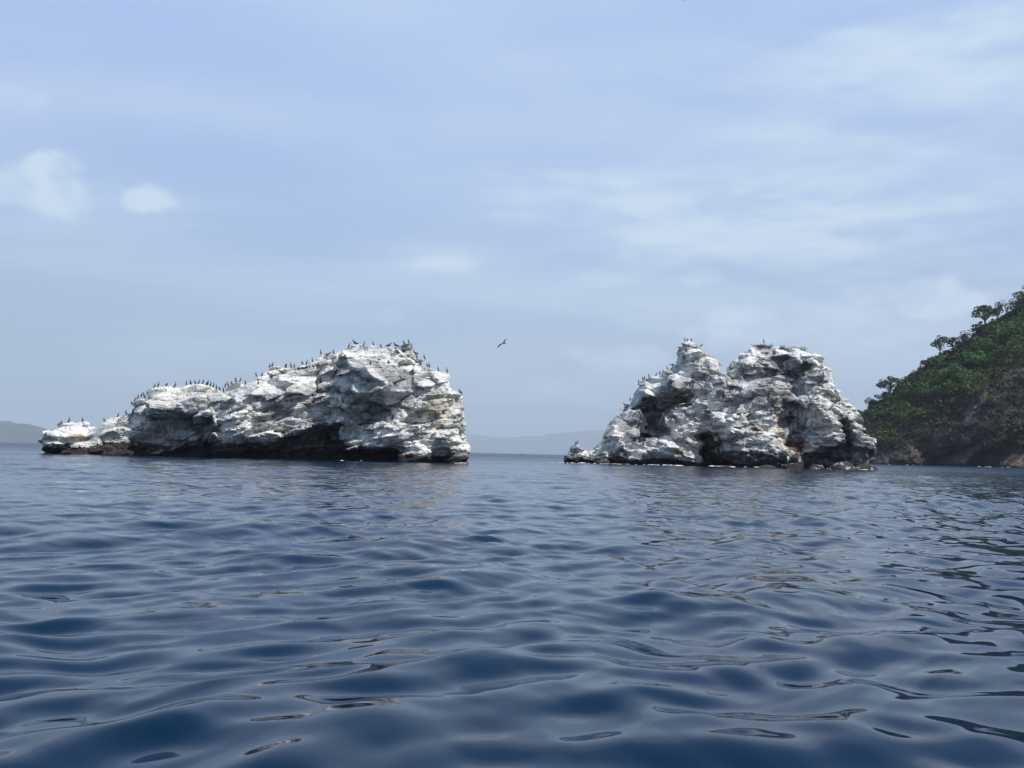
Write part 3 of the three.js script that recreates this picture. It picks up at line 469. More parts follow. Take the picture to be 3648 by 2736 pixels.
// w: crown width, hgt: height; kind: 0 umbrella, 1 round, 2 leafless
function treeProto(seed, kind) {
  const R = rng(seed), blobs = [], limbs = [limb([0, -.12, 0], [.03, .42, .02], .034, .024)], nb = kind === 2 ? 9 : kind ? 10 : 14;
  for (let k = 0; k < nb; k++) {
    const a = k * 2.4 + R(), rad = kind === 0 ? .10 + .36 * R() : .08 + .28 * R(), y = kind === 0 ? .52 + .42 * R() - rad * .25 : kind === 2 ? .6 + .4 * R() : .42 + .46 * R();
    const c = [rad * Math.cos(a), y, rad * Math.sin(a)];
    limbs.push(limb([.02, .3 + .12 * R(), .01], c, .016, .006));
    if (kind === 2) for (let q = 0; q < 5; q++) limbs.push(limb(c, [c[0] + (R() - .5) * .3, c[1] + .2 * R(), c[2] + (R() - .5) * .3], .006, .002));
    else blobs.push([...c, kind ? .17 : .13, kind ? .13 : .085, kind ? .17 : .13]);
  }
  return { trunk: mergeGeometries(limbs), crown: kind === 2 ? null : leafGeo(leafMass(R, blobs, 62, .068)) };
}
const protos = [[11, 0], [12, 0], [13, 1], [14, 1], [15, 2]].map((a) => treeProto(...a));
function tree(px, py, hpx, wpx, proto, mat, label, baseOnRidge = false) {
  const p = (baseOnRidge ? null : rockC.hit(px, py)) ?? (() => { for (let q = py; q < py + 160; q += 3) { const r = rockC.hit(px, q); if (r) return r; } return null; })();
  if (!p) { console.log('no ground', px, py); return; }
  const s = -p[2] / FL, H = hpx * s * 1.36, W = wpx * s * 1.22, g = new THREE.Group(), t = new THREE.Mesh(protos[proto].trunk, barkMat); t.name = 'trunk'; g.add(t);
  if (protos[proto].crown) { const c = new THREE.Mesh(protos[proto].crown, leafMats[mat]); c.name = 'crown'; g.add(c); }
  g.position.set(p[0], p[1] - .06 * H, p[2] - .3); g.scale.set(W, H, W); g.rotation.y = px * .7;
  add(tag(g, label, 'tree', 'trees on the headland'), 'hillside_tree');
}
const tx = (x, y) => [2950 + x / 2.304, 1000 + y / 2.304];
[[505, 955, 150, 200, 0, 0, 'lone flat-topped tree standing clear on the lowest part of the headland skyline', 1],
  [590, 900, 60, 60, 1, 0, 'small bush-like tree just uphill of the lone skyline tree', 1],
  [920, 625, 155, 130, 0, 0, 'flat-topped tree, lower of the skyline pair halfway up the headland', 1],
  [1020, 575, 115, 120, 1, 0, 'flat-topped tree, upper of the skyline pair halfway up the headland', 1],
  [1120, 540, 130, 110, 2, 3, 'narrow dull olive tree on skyline uphill of the flat-topped pair', 1],
  [1300, 400, 190, 210, 1, 0, 'large spreading dark tree high on the headland skyline', 1],
  [1390, 345, 120, 120, 0, 0, 'smaller tree behind the large spreading skyline tree', 1],
  [1470, 310, 120, 130, 4, 0, 'leafless grey tree near the top of the headland skyline', 1],
  [1560, 290, 150, 190, 2, 0, 'dense dark tree at the highest visible headland skyline', 1],
  [1625, 210, 150, 190, 3, 1, 'topmost tree, cut by the picture edge', 1],
  [810, 740, 80, 150, 1, 3, 'wide low olive tree on skyline below the flat-topped pair', 1],
  [700, 840, 70, 100, 2, 3, 'low rounded scrub tree on the skyline above the lone tree', 1],
  [430, 985, 70, 90, 3, 3, 'low dark scrub tree beside the white islet on the skyline', 1],
  [1210, 720, 150, 200, 2, 2, 'brightest green rounded tree in the middle of the slope'],
  [1310, 600, 130, 190, 3, 1, 'green rounded tree directly above the brightest one'],
  [1020, 820, 140, 190, 2, 1, 'broad green tree downhill beside the brightest one'],
  [1110, 850, 110, 150, 3, 2, 'light green tree at the foot of the brightest one'],
  [1480, 500, 130, 190, 3, 1, 'green tree high on the slope under the dense skyline tree'],
  [1570, 440, 130, 180, 2, 1, 'green tree near the picture edge high on the slope'],
  [830, 1000, 150, 200, 3, 1, 'broad green tree standing alone low on the slope'],
  [1010, 900, 80, 110, 2, 2, 'small light green tree on the crest of the shaded cliff'],
  [770, 1130, 80, 130, 3, 1, 'small green tree on the lower ridge of the headland'],
  [690, 1180, 70, 110, 2, 1, 'lowest small green tree on the ridge above the slabs'],
  [780, 1330, 130, 150, 2, 0, 'dark tree just above the slanting slabs at the shore'],
  [840, 780, 50, 80, 3, 5, 'small yellowish tree under the wide low olive skyline tree'],
  [920, 1050, 60, 80, 2, 5, 'small yellow-green tree beside the lone low slope tree'],
  [1590, 1370, 70, 110, 3, 1, 'small green tree above the reddish shore blocks'],
  [1330, 1000, 60, 80, 2, 1, 'small green tree on the dark cliff face'],
  [1430, 640, 100, 160, 2, 3, 'dull olive tree uphill beside the brightest green one'],
  [640, 980, 100, 140, 3, 3, 'dull olive tree uphill behind the lone skyline tree'],
].forEach(([x, y, hh, ww, p, m, label, ridge]) => { const [px, py] = tx(x, y); tree(px, py, hh / 2.304, ww / 2.304, p, m, label, !!ridge); });
// scrub that covers the slope: nobody could count it
{
  const R = rng(77), G = [21, 22, 23].map((s) => { const Q = rng(s); return leafGeo(leafMass(Q, [[0, .35, 0, .42, .36, .42], [.25, .25, .1, .3, .26, .3], [-.25, .3, -.1, .3, .28, .3]], 26, .2)); });
  const N = rockC.net, pos = N.pos, spots = [[], [], []];
  const I = N.idx;
  for (let k = 0; k < 60000 && spots[0].length + spots[1].length + spots[2].length < 5200; k++) {
    const t = Math.floor(R() * I.length / 3) * 3, v = I[t] * 3, x = pos[v], y = pos[v + 1], z = pos[v + 2];
    if (y < 2 || bareGround(x, y, z)) { if (y < 6 || R() > .13) continue; }
    if (z < -(DH + LH * y + SH * (XH - x)) - 14) continue;
    const dark = insidePoly(darkFace, x, y); if (dark && R() < .62) continue;
    spots[Math.floor(R() * 3)].push([x, y, z, dark]);
  }
  const dry = [[.042, .034, .022], [.036, .038, .016], [.042, .066, .013], [.055, .044, .030], [.078, .128, .018]];
  spots.forEach((list, i) => {
    const m = new THREE.InstancedMesh(G[i], new THREE.MeshStandardMaterial({ vertexColors: true, roughness: .85, side: THREE.DoubleSide }), list.length), M = new THREE.Matrix4(), c = new THREE.Color();
    list.forEach(([x, y, z, dark], k) => {
      const s = 2 + 3.4 * R() * R() + 1.2 * R(), green = fbm(x / 14, y / 14, z / 14, 3, 601) + .06;
      M.compose(new THREE.Vector3(x, y - .25 * s, z), new THREE.Quaternion().setFromEuler(new THREE.Euler((R() - .5) * .4, R() * 6.28, (R() - .5) * .4)), new THREE.Vector3(s * (.9 + .4 * R()), s * (.7 + .9 * R() * R()), s * 1.1)); m.setMatrixAt(k, M);
      const d = dry[dark ? (R() < .12 ? 2 : Math.floor(R() * 2) * 3 % 4) : green > .1 ? (R() < .6 ? 4 : 2) : green > -.05 ? (R() < .5 ? 2 : 1) : Math.floor(R() * 4) % 4], v = .7 + .6 * R(); m.setColorAt(k, c.setRGB(d[0] * v, d[1] * v, d[2] * v));
    });
    tag(m, 'dry scrub and bushes covering the headland slope', 'scrub', null, 'stuff'); add(m, 'hillside_scrub');
  });
}

// ---------------------------------------------------------------- far shores in the haze
function ridge(name, D, pts, depth, seed) {
  const line = pts.map(([px, py]) => onPlane(px, py, D)), xs = line.map((p) => p[0]), n = 120, p = [], idx = [];
  const H = (x) => { let k = 0; while (k < xs.length - 2 && x > xs[k + 1]) k++; const t = sstep(0, 1, (x - xs[k]) / (xs[k + 1] - xs[k])); return mix(line[k][1], line[k + 1][1], t); };
  const rows = 9;
  for (let j = 0; j < rows; j++) for (let i = 0; i <= n; i++) { const x = mix(xs[0], xs[xs.length - 1], i / n), f = j / (rows - 1), b = 1 - Math.abs(f - .5) * 2, hh = Math.max(0, H(x)) * Math.pow(b, .8); p.push(x, -2 + hh * (1 + (b < 1 ? .22 : .03) * fbm(x / D * 60, j * .8, 1, 3, seed)), -D - (f - .5) * depth); }
  for (let j = 0; j < rows - 1; j++) for (let i = 0; i < n; i++) { const a = j * (n + 1) + i; idx.push(a, a + 1, a + n + 1, a + 1, a + n + 2, a + n + 1); }
  const g = new THREE.BufferGeometry(); g.setAttribute('position', new THREE.Float32BufferAttribute(p, 3)); g.setIndex(idx); g.computeVertexNormals();
  const m = new THREE.Mesh(g, new THREE.MeshStandardMaterial({ color: new THREE.Color().setRGB(.03, .042, .036), roughness: 1 })); tag(m, null, null, null, 'structure'); add(m, name);
}
ridge('distant_hill', 7000, [[-700, 1480], [-420, 1440], [-150, 1480], [0, 1499], [30, 1498], [60, 1507], [80, 1509], [100, 1509], [118, 1517], [140, 1527], [180, 1532], [260, 1550], [360, 1585]], 1600, 41);
ridge('distant_mountains', 19000, [[1400, 1590], [1500, 1560], [1650, 1545], [1720, 1550], [1790, 1560], [1850, 1556], [1890, 1550], [1920, 1555], [1960, 1544], [2020, 1540], [2100, 1534], [2300, 1530], [2600, 1545], [2900, 1580], [3100, 1630]], 2600, 43);

// ---------------------------------------------------------------- sea
{
  const R = rng(9), waves = [];
  for (let k = 0; k < 70; k++) {
    const t = k / 69, L = 0.26 * Math.pow(7 / 0.26, t) * (.9 + .2 * R()), main = 0.35, ang = main + (R() + R() + R() - 1.5) * 1.45;   // travel direction about the line of sight
    const kk = 2 * Math.PI / L, slope = 0.0245 * (L < .36 ? .85 : L < .9 ? 1.2 : L < 1.6 ? .8 : L < 3 ? .6 : .36);
    waves.push([kk * Math.sin(ang), kk * Math.cos(ang), slope / kk, R() * 6.283, L]);
  }
  const rings = [0.8]; while (rings[rings.length - 1] < 20500) { const r = rings[rings.length - 1]; rings.push(r * (r < 300 ? 1.0062 : r < 900 ? 1.012 : 1.05)); }
  const ang = []; { let a = -0.62; while (a <= 0.62) { ang.push(a); a += 0.0033; } const e = ang[ang.length - 1], rem = 2 * Math.PI - (e + .62); const n = 60; for (let k = 1; k < n; k++) ang.push(e + rem * k / n); }
  const nr = rings.length, na = ang.length, pos = new Float32Array((nr * na + 1) * 3), uv = new Float32Array((nr * na + 1) * 2);
  for (let j = 0; j < nr; j++) {
    const r = rings[j], dr = (rings[j + 1] ?? r * 1.05) - r, act = waves.filter((w) => w[4] > 2.6 * dr && r < 1500).map((w) => [...w.slice(0, 4), sstep(2.6 * dr, 4.5 * dr, w[4]) * sstep(1500, 500, r)]);
    for (let i = 0; i < na; i++) {
      const x = r * Math.sin(ang[i]), z = -r * Math.cos(ang[i]); let y = 0;
      if (act.length && Math.abs(ang[i]) < 1.2) {
        const gx = x + 0.5 * noise(x / 3.1, 1, z / 3.1, 3), gz = z + 0.5 * noise(x / 3.1, 7, z / 3.1, 4), gust = 1 + .55 * noise(x / 14, 2, z / 22, 8) + .25 * noise(x / 4, 5, z / 6, 9);
        for (const w of act) y += w[2] * w[4] * Math.sin(w[0] * gx + w[1] * gz + w[3]);
        y *= gust;
      }
      const k = j * na + i; pos[k * 3] = x; pos[k * 3 + 1] = Math.max(-.4, Math.min(.5, y)); pos[k * 3 + 2] = z; uv[k * 2] = x / 9; uv[k * 2 + 1] = z / 9;
    }
  }
  const cen = nr * na;
  const part = (from, to, centre) => {
    const idx = []; for (let j = from; j < to; j++) for (let i = 0; i < na; i++) { const a = j * na + i, b = j * na + (i + 1) % na; idx.push(a, b, a + na, b, b + na, a + na); }
    if (centre) for (let i = 0; i < na; i++) idx.push(cen, (i + 1) % na, i);
    return idx;
  };
  const whole = new THREE.BufferGeometry(); whole.setAttribute('position', new THREE.BufferAttribute(pos, 3)); whole.setIndex(new THREE.BufferAttribute(new Uint32Array(part(0, nr - 1, true)), 1)); whole.computeVertexNormals();
  const N = whole.attributes.normal.array;
  const cut = (from, to, centre) => {
    const ix = part(from, to, centre), lo = from * na, hi = (to + 1) * na, n = hi - lo + (centre ? 1 : 0), g = new THREE.BufferGeometry(), sub = (A, k) => { const o = new Float32Array(n * k); o.set(A.subarray(lo * k, hi * k)); if (centre) o.set(A.subarray(cen * k, cen * k + k), (n - 1) * k); return new THREE.BufferAttribute(o, k); };
    g.setAttribute('position', sub(pos, 3)); g.setAttribute('normal', sub(N, 3)); g.setAttribute('uv', sub(uv, 2)); g.setIndex(new THREE.BufferAttribute(new Uint32Array(ix.map((v) => v === cen ? n - 1 : v - lo)), 1)); return g;
  };
  // fine ripples, a 9 m tile
  const n = 1024, hgt = new Float32Array(n * n), Q = rng(31); let lo = 1e9, hi = -1e9;
  const comps = []; for (let k = 0; k < 46; k++) { const L = .14 * Math.pow(.95 / .14, k / 45), a = .35 + (Q() + Q() + Q() - 1.5) * 1.5, u = Math.round(9 / L * Math.sin(a)), v = Math.round(9 / L * Math.cos(a)); comps.push([u, v, L * (L < .3 ? .55 : 1), Q() * 6.283]); }
  const sl = new Float32Array(n); for (let i = 0; i < n; i++) sl[i] = Math.sin(i / n * 2 * Math.PI);
  for (let j = 0; j < n; j++) for (let i = 0; i < n; i++) { let y = 0; const wi = i + 26 * sl[(j * 2 + 90) & 1023] + 14 * sl[(j * 5 + i * 3) & 1023], wj = j + 26 * sl[(i * 3 + 400) & 1023]; for (const c of comps) y += c[2] * sl[((c[0] * wi + c[1] * wj + c[3] * 163) % n + 2 * n) % n | 0]; hgt[j * n + i] = y; lo = Math.min(lo, y); hi = Math.max(hi, y); }
  const imf = new Float32Array(n * n * 4);
  for (let k = 0; k < n * n; k++) { const v = (hgt[k] - lo) / (hi - lo); imf[k * 4] = imf[k * 4 + 1] = imf[k * 4 + 2] = v; imf[k * 4 + 3] = 1; }
  const tex = new THREE.DataTexture(imf, n, n, THREE.RGBAFormat, THREE.FloatType); tex.wrapS = tex.wrapT = THREE.RepeatWrapping; tex.magFilter = THREE.LinearFilter; tex.minFilter = THREE.LinearFilter; tex.needsUpdate = true;
  // the farther out, the more wavelets are too small to build one by one: they widen the gloss instead
  const water = (roughness, bumpScale) => new THREE.MeshPhysicalMaterial({ color: new THREE.Color().setRGB(.001, .0125, .031), roughness, ior: 1.333, specularIntensity: 1, specularColor: new THREE.Color().setRGB(.66, .9, 1), bumpMap: tex, bumpScale });
  const sea = new THREE.Group(), edges = [24, 40, 62, 90, 130, 190, 300, 1e9], rough = [.045, .055, .07, .10, .15, .23, .28, .33]; let from = 0;
  edges.forEach((e, k) => { let to = rings.findIndex((v) => v > e); if (to < 0) to = nr - 1; const m = new THREE.Mesh(cut(from, to, k === 0), water(rough[k], k < 1 ? .034 : k < 2 ? .042 : .052)); m.name = k ? 'water_' + String(k).padStart(3, '0') : 'water'; sea.add(m); from = to; });
  tag(sea, null, null, null, 'structure'); add(sea, 'sea');
}

// ---------------------------------------------------------------- birds
function capsules(list, h, k = .03) {           // list of [ax,ay,az,ra, bx,by,bz,rb, flatten z]
  let lo = [1e9, 1e9, 1e9], hi = [-1e9, -1e9, -1e9];
  for (const c of list) for (const o of [0, 4]) for (let a = 0; a < 3; a++) { lo[a] = Math.min(lo[a], c[o + a] - c[o + 3] - 3 * h); hi[a] = Math.max(hi[a], c[o + a] + c[o + 3] + 3 * h); }
  const n = lo.map((v, a) => Math.ceil((hi[a] - v) / h)), f = new Float32Array(n[0] * n[1] * n[2]);
  for (let z = 0, t = 0; z < n[2]; z++) for (let y = 0; y < n[1]; y++) for (let x = 0; x < n[0]; x++, t++) {
    const p = [lo[0] + x * h, lo[1] + y * h, lo[2] + z * h]; let d = 1e9;
    for (const c of list) {
      const e = [c[4] - c[0], c[5] - c[1], c[6] - c[2]], w = [p[0] - c[0], p[1] - c[1], p[2] - c[2]], u = Math.min(1, Math.max(0, (e[0] * w[0] + e[1] * w[1] + e[2] * w[2]) / (e[0] ** 2 + e[1] ** 2 + e[2] ** 2 + 1e-9)));
      const q = Math.hypot(w[0] - e[0] * u, w[1] - e[1] * u, w[2] - e[2] * u) - mix(c[3], c[7], u), m = Math.max(0, k - Math.abs(d - q)) / k; d = Math.min(d, q) - m * m * k * .25;
    }
    f[t] = d;
  }
  const s = surfaceNets(f, ...n, ...lo, h), g = new THREE.BufferGeometry(); g.setAttribute('position', new THREE.Float32BufferAttribute(s.pos, 3)); g.setIndex(s.idx); g.computeVertexNormals(); return g;
}
// birds look along +x; feet at the origin
const legs = [[.0, .0, .05, .014, .0, .12, .045, .02], [.0, .0, -.05, .014, .0, .12, -.045, .02], [.0, .01, .05, .014, .07, .008, .06, .01], [.0, .01, -.05, .014, .07, .008, -.06, .01]];
const BIRDS = {
  upright: capsules([...legs, [-.05, .14, 0, .07, .03, .34, 0, .085], [.03, .34, 0, .08, .05, .44, 0, .05], [-.06, .13, 0, .05, -.15, -.02, 0, .022], [.05, .44, 0, .042, .03, .53, 0, .028], [.03, .53, 0, .028, .055, .61, 0, .028], [.055, .615, 0, .034, .09, .63, 0, .024], [.09, .63, 0, .018, .17, .64, 0, .008], [.02, .34, .07, .03, -.11, .12, .05, .015], [.02, .34, -.07, .03, -.11, .12, -.05, .015]], .0155),
  hunched: capsules([...legs, [-.07, .15, 0, .075, .03, .31, 0, .095], [-.07, .14, 0, .05, -.17, 0, 0, .022], [.03, .33, 0, .065, .07, .43, 0, .04], [.07, .43, 0, .038, .10, .46, 0, .036], [.11, .45, 0, .02, .17, .41, 0, .009], [.02, .34, .075, .03, -.12, .12, .05, .015], [.02, .34, -.075, .03, -.12, .12, -.05, .015]], .0155),
  preening: capsules([...legs, [-.06, .15, 0, .075, .04, .34, 0, .085], [-.07, .14, 0, .05, -.17, 0, 0, .022], [.04, .35, 0, .05, .09, .46, .03, .034], [.09, .46, .03, .034, .04, .54, .05, .03], [.04, .54, .05, .03, -.03, .51, .06, .034], [-.03, .5, .06, .02, -.07, .43, .06, .009], [.02, .34, -.075, .03, -.12, .12, -.05, .015]], .0155),
  crouched: capsules([...legs, [-.16, .17, 0, .07, .10, .24, 0, .10], [-.16, .17, 0, .055, -.34, .10, 0, .02], [.10, .26, 0, .07, .19, .37, 0, .04], [.19, .37, 0, .038, .20, .45, 0, .034], [.20, .46, 0, .04, .25, .46, 0, .028], [.25, .455, 0, .022, .37, .42, 0, .009], [.08, .29, .08, .04, -.28, .17, .03, .02], [.08, .29, -.08, .04, -.28, .17, -.03, .02]], .018),
  spread: capsules([...legs, [-.05, .14, 0, .07, .03, .34, 0, .08], [-.06, .13, 0, .05, -.15, -.02, 0, .022], [.03, .36, 0, .05, .05, .50, 0, .03], [.05, .50, 0, .03, .06, .60, 0, .03], [.07, .61, 0, .026, .16, .62, 0, .009], [0, .37, .06, .045, -.02, .42, .30, .035], [-.02, .42, .30, .035, -.03, .33, .52, .012], [0, .33, .06, .045, -.03, .32, .30, .03], [0, .37, -.06, .045, -.02, .42, -.30, .035], [-.02, .42, -.30, .035, -.03, .33, -.52, .012], [0, .33, -.06, .045, -.03, .32, -.30, .03]], .018, .05),
  swimming: capsules([[-.22, .05, 0, .06, .12, .05, 0, .095], [-.22, .06, 0, .045, -.36, .10, 0, .02], [.14, .08, 0, .06, .21, .22, 0, .034], [.21, .22, 0, .032, .2, .37, 0, .028], [.2, .38, 0, .035, .24, .39, 0, .024], [.24, .39, 0, .018, .33, .385, 0, .008]], .018),
};
const featherMat = new THREE.MeshStandardMaterial({ color: new THREE.Color().setRGB(.016, .015, .015), roughness: .6 });
const brownMat = new THREE.MeshStandardMaterial({ color: new THREE.Color().setRGB(.045, .037, .03), roughness: .7 });
const POSE = { u: ['upright', 'upright dark cormorant'], h: ['hunched', 'hunched dark cormorant'], p: ['preening', 'dark cormorant bending its neck'], c: ['crouched', 'dark seabird resting low'], s: ['spread', 'dark cormorant drying spread wings'] };
function bird(p, pose, turn, label, group, scale = 1, mat = featherMat) {
  const m = new THREE.Mesh(BIRDS[POSE[pose][0]], mat); m.position.set(p[0], p[1] - .03, p[2]); m.rotation.y = turn; m.scale.setScalar(scale * .86); add(tag(m, label, 'bird', group), pose === 'c' ? 'seabird' : 'cormorant');
}
{
  const R = rng(5), b1 = (x) => 100 + x / 2.765, b2 = (x) => 850 + x / 2.458;
  const A = [...[[105, 'u'], [290, 'h'], [335, 'p'], [407, 'u'], [482, 'u'], [634, 'u'], [703, 'h'], [820, 'u'], [928, 'p'], [993, 'c'], [1032, 'u'], [1062, 'u'], [1102, 'u'], [1130, 'u'], [1190, 'u'], [1260, 'u'], [1315, 'h'], [1370, 'u'], [1443, 'p'], [1503, 'u'], [1538, 'u'], [1577, 'h'], [1620, 'u'], [1670, 'p'], [1712, 'h'], [1740, 'u'], [1773, 'u'], [1793, 'u'], [1830, 'u'], [1855, 'h'], [1885, 'u'], [1908, 'u'], [1932, 'u'], [1970, 'h'], [2020, 'p'], [2063, 'u'], [2098, 'u']].map(([x, q]) => [b1(x), q]),
    ...[[85, 'u'], [142, 'p'], [187, 'u'], [232, 'u'], [262, 'u'], [337, 'p'], [375, 'h'], [405, 'u'], [425, 'u'], [508, 'h'], [563, 'u'], [612, 'u'], [678, 'u'], [785, 'u'], [970, 'c'], [1055, 'u'], [1160, 'u'], [1230, 'p'], [1290, 'c'], [1355, 'c'], [1422, 'h'], [1463, 'u'], [1515, 'c'], [1538, 'u'], [1610, 'u'], [1645, 'h'], [1660, 'u'], [1730, 'u'], [1810, 'u'], [1928, 'u'], [1950, 'h']].map(([x, q]) => [b2(x), q])];
  A.sort((a, b) => a[0] - b[0]);
  A.forEach(([px, q], i) => {
    const p = rockA.top(px, 1400); if (!p) return;
    const turn = (px < 1180 ? (R() < .5 ? Math.PI * .85 : Math.PI * .2) : (R() < .6 ? Math.PI : 0)) + (R() - .5) * .9;
    bird(p, q, turn, `${POSE[q][1]}, ${ordinal(i + 1)} along the long islet's skyline counting from its low tip`, 'birds perched on the long islet', 1 + .14 * (R() - .5) + (px > 1240 && q === 'c' ? .25 : 0), q === 'c' ? brownMat : featherMat);
  });
  // birds on the faces of the long islet
  const on = (o, px, py) => { const p = o.hit(px, py); return p && [p[0], p[1], p[2] + .06]; };
  [[473, 1475, 'u', 'on the pale bulging block above the undercut'], [1243, 1240, 'u', 'just below the long islet summit'], [1228, 1272, 'c', 'on the grey dome flank below the summit'], [1320, 1302, 'u', 'on the middle of the big grey dome'], [1385, 1296, 'h', 'on the bright slope beside the big dome'], [968, 1350, 'u', 'under the knob of the sloping ridge'], [920, 1372, 'u', 'on the tilted slabs of the sloping ridge'], [1220, 1432, 'u', 'at the corner of the mid-face hollow'], [1022, 1430, 'h', 'low on the grey broken slope'], [1040, 1430, 'u', 'beside another one low on the grey broken slope'], [1311, 1362, 'u', 'on top of the jutting nose block'], [1399, 1494, 'u', 'on the ledge right under the mid-face hollow']].forEach(([px, py, q, where]) => { const p = on(rockA, px, py); if (p) bird(p, q, R() * 6.28, `${POSE[q][1]} ${where}`, 'birds perched on the long islet'); });
  const b3 = (x) => 1950 + x / 3.017;
  [[1510, 'u'], [1540, 'h'], [1585, 'h'], [1683, 'c'], [1380, 's'], [1220, 'h'], [1250, 'u'], [1115, 'u'], [1080, 'h'], [1060, 'u'], [1012, 'u'], [975, 'h'], [925, 'u'], [855, 'c'], [1200, 'u'], [1320, 'u'], [317, 'u'], [337, 'u']].sort((a, b) => a[0] - b[0]).forEach(([x, q], i) => {
    const p = rockB.top(b3(x), 1400); if (p) bird(p, q, (R() < .5 ? Math.PI : 0) + (R() - .5) * 1.2 + (q === 's' ? Math.PI / 2 : 0), `${POSE[q][1]}, ${ordinal(i + 1)} along the twin-peaked islet's skyline from its low spur`, 'birds perched on the twin-peaked islet', q === 's' ? 1.15 : 1.05);
  });
  [[1490, 315, 'c', 'on the flank of the slender peak'], [1480, 375, 'h', 'at the foot of the slender peak'], [960, 1318, 'u', 'on the pale ledge inside the dark arch'], [1030, 1312, 'h', 'on the pale ledge beside the dark arch']].forEach(([x, y, q, where]) => { const p = on(rockB, b3(x), 1150 + y / 3.017); if (p) bird(p, q, R() * 6, `${POSE[q][1]} ${where}`, 'birds perched on the twin-peaked islet', 1.05); });
  // swimming
  { const d = dirOf(3226, 1672), k = EYE / -d[1]; const m = new THREE.Mesh(BIRDS.swimming, featherMat); m.position.set(d[0] * k, -.02, d[2] * k); m.rotation.y = Math.PI; m.scale.setScalar(1.25); add(tag(m, 'dark long-necked bird swimming off the headland', 'bird', 'birds on the water'), 'swimming_bird'); }
  { const d = dirOf(3257, 1665), k = 190 / -d[2]; const m = new THREE.Mesh(BIRDS.swimming, featherMat); m.position.set(d[0] * k, -.12, -190); m.rotation.y = 2.2; add(tag(m, 'small low bird floating closer to the headland than the long-necked one', 'bird', 'birds on the water'), 'swimming_bird'); }
}
// frigatebirds: wings and forked tail lofted from stations [x, y, z, chord x, chord y, thickness]
function loft(st) {
  const p = [], idx = [], n = 8;
  for (const [x, y, z, cx, cy, th] of st) for (let k = 0; k < n; k++) { const a = k / n * 2 * Math.PI, c = Math.cos(a) * .5, s = Math.sin(a) * .5; p.push(x + cx * c, y + cy * c, z + th * s); }
  for (let j = 0; j < st.length - 1; j++) for (let k = 0; k < n; k++) { const a = j * n + k, b = j * n + (k + 1) % n; idx.push(a, b, a + n, b, b + n, a + n); }
  const g = new THREE.BufferGeometry(); g.setAttribute('position', new THREE.Float32BufferAttribute(p, 3)); g.setIndex(idx); g.computeVertexNormals(); return g;
}
function frigate() {
  const u = .00131, q = (x, y) => [(x - 960) * u, -(y - 880) * u];
  const wing = (rows, s) => loft(rows.map(([ax, ay, bx, by, z]) => { const a = q(ax, ay), b = q(bx, by); return [(a[0] + b[0]) / 2, (a[1] + b[1]) / 2, z, b[0] - a[0], b[1] - a[1], s * Math.max(.012, .16 * Math.hypot(b[0] - a[0], b[1] - a[1]))]; }));
  const near = wing([[930, 860, 980, 960, 0], [860, 880, 860, 965, .04], [760, 930, 800, 985, .12], [640, 975, 720, 1090, .2], [540, 1040, 620, 1190, .26], [450, 1150, 500, 1290, .3], [360, 1310, 400, 1370, .33], [285, 1490, 295, 1500, .35]], 1);
  const far = wing([[880, 880, 1060, 890, 0], [920, 780, 1065, 790, -.04], [950, 640, 1085, 690, -.1], [980, 580, 1120, 600, -.16], [1090, 490, 1180, 530, -.24], [1200, 430, 1250, 460, -.3], [1310, 395, 1318, 402, -.34]], 1);
  const body = loft([[...q(800, 890), .10, .02, .01, .02], [...q(850, 885), .08, .03, .06, .06], [...q(900, 880), .05, .05, .11, .12], [...q(970, 890), 0, .06, .14, .17], [...q(1040, 900), -.07, .05, .10, .12], [...q(1090, 910), -.13, .04, .06, .06], [...q(1100, 915), -.15, .01, .01, .01]]);
  const t1 = loft([[...q(1060, 895), -.1, .02, .06, .03], [...q(1150, 880), -.2, .015, .04, .02], [...q(1240, 855), -.3, .01, .025, .014], [...q(1330, 830), -.4, .004, .006, .006]]), t2 = loft([[...q(1030, 900), -.08, .09, .01, .03], [...q(1060, 960), -.16, .08, .01, .02], [...q(1085, 1010), -.22, .04, .01, .012]]);
  return mergeGeometries([near, far, body, t1, t2]);
}
{
  const g = frigate(), d = dirOf(1794.5, 1222), k = 120 / -d[2], m = new THREE.Mesh(g, featherMat); m.position.set(d[0] * k, EYE + d[1] * k, -120);
  add(tag(m, 'black long-winged bird gliding in the sky between the two islets', 'bird', 'birds in flight'), 'flying_bird');
  const d2 = dirOf(2436, -7), k2 = 120 / -d2[2], m2 = new THREE.Mesh(g, featherMat); m2.position.set(d2[0] * k2, EYE + d2[1] * k2, -120); m2.rotation.z = -1.25; 
  add(tag(m2, 'dark bird crossing the top edge of the sky, mostly cut off', 'bird', 'birds in flight'), 'flying_bird');
}

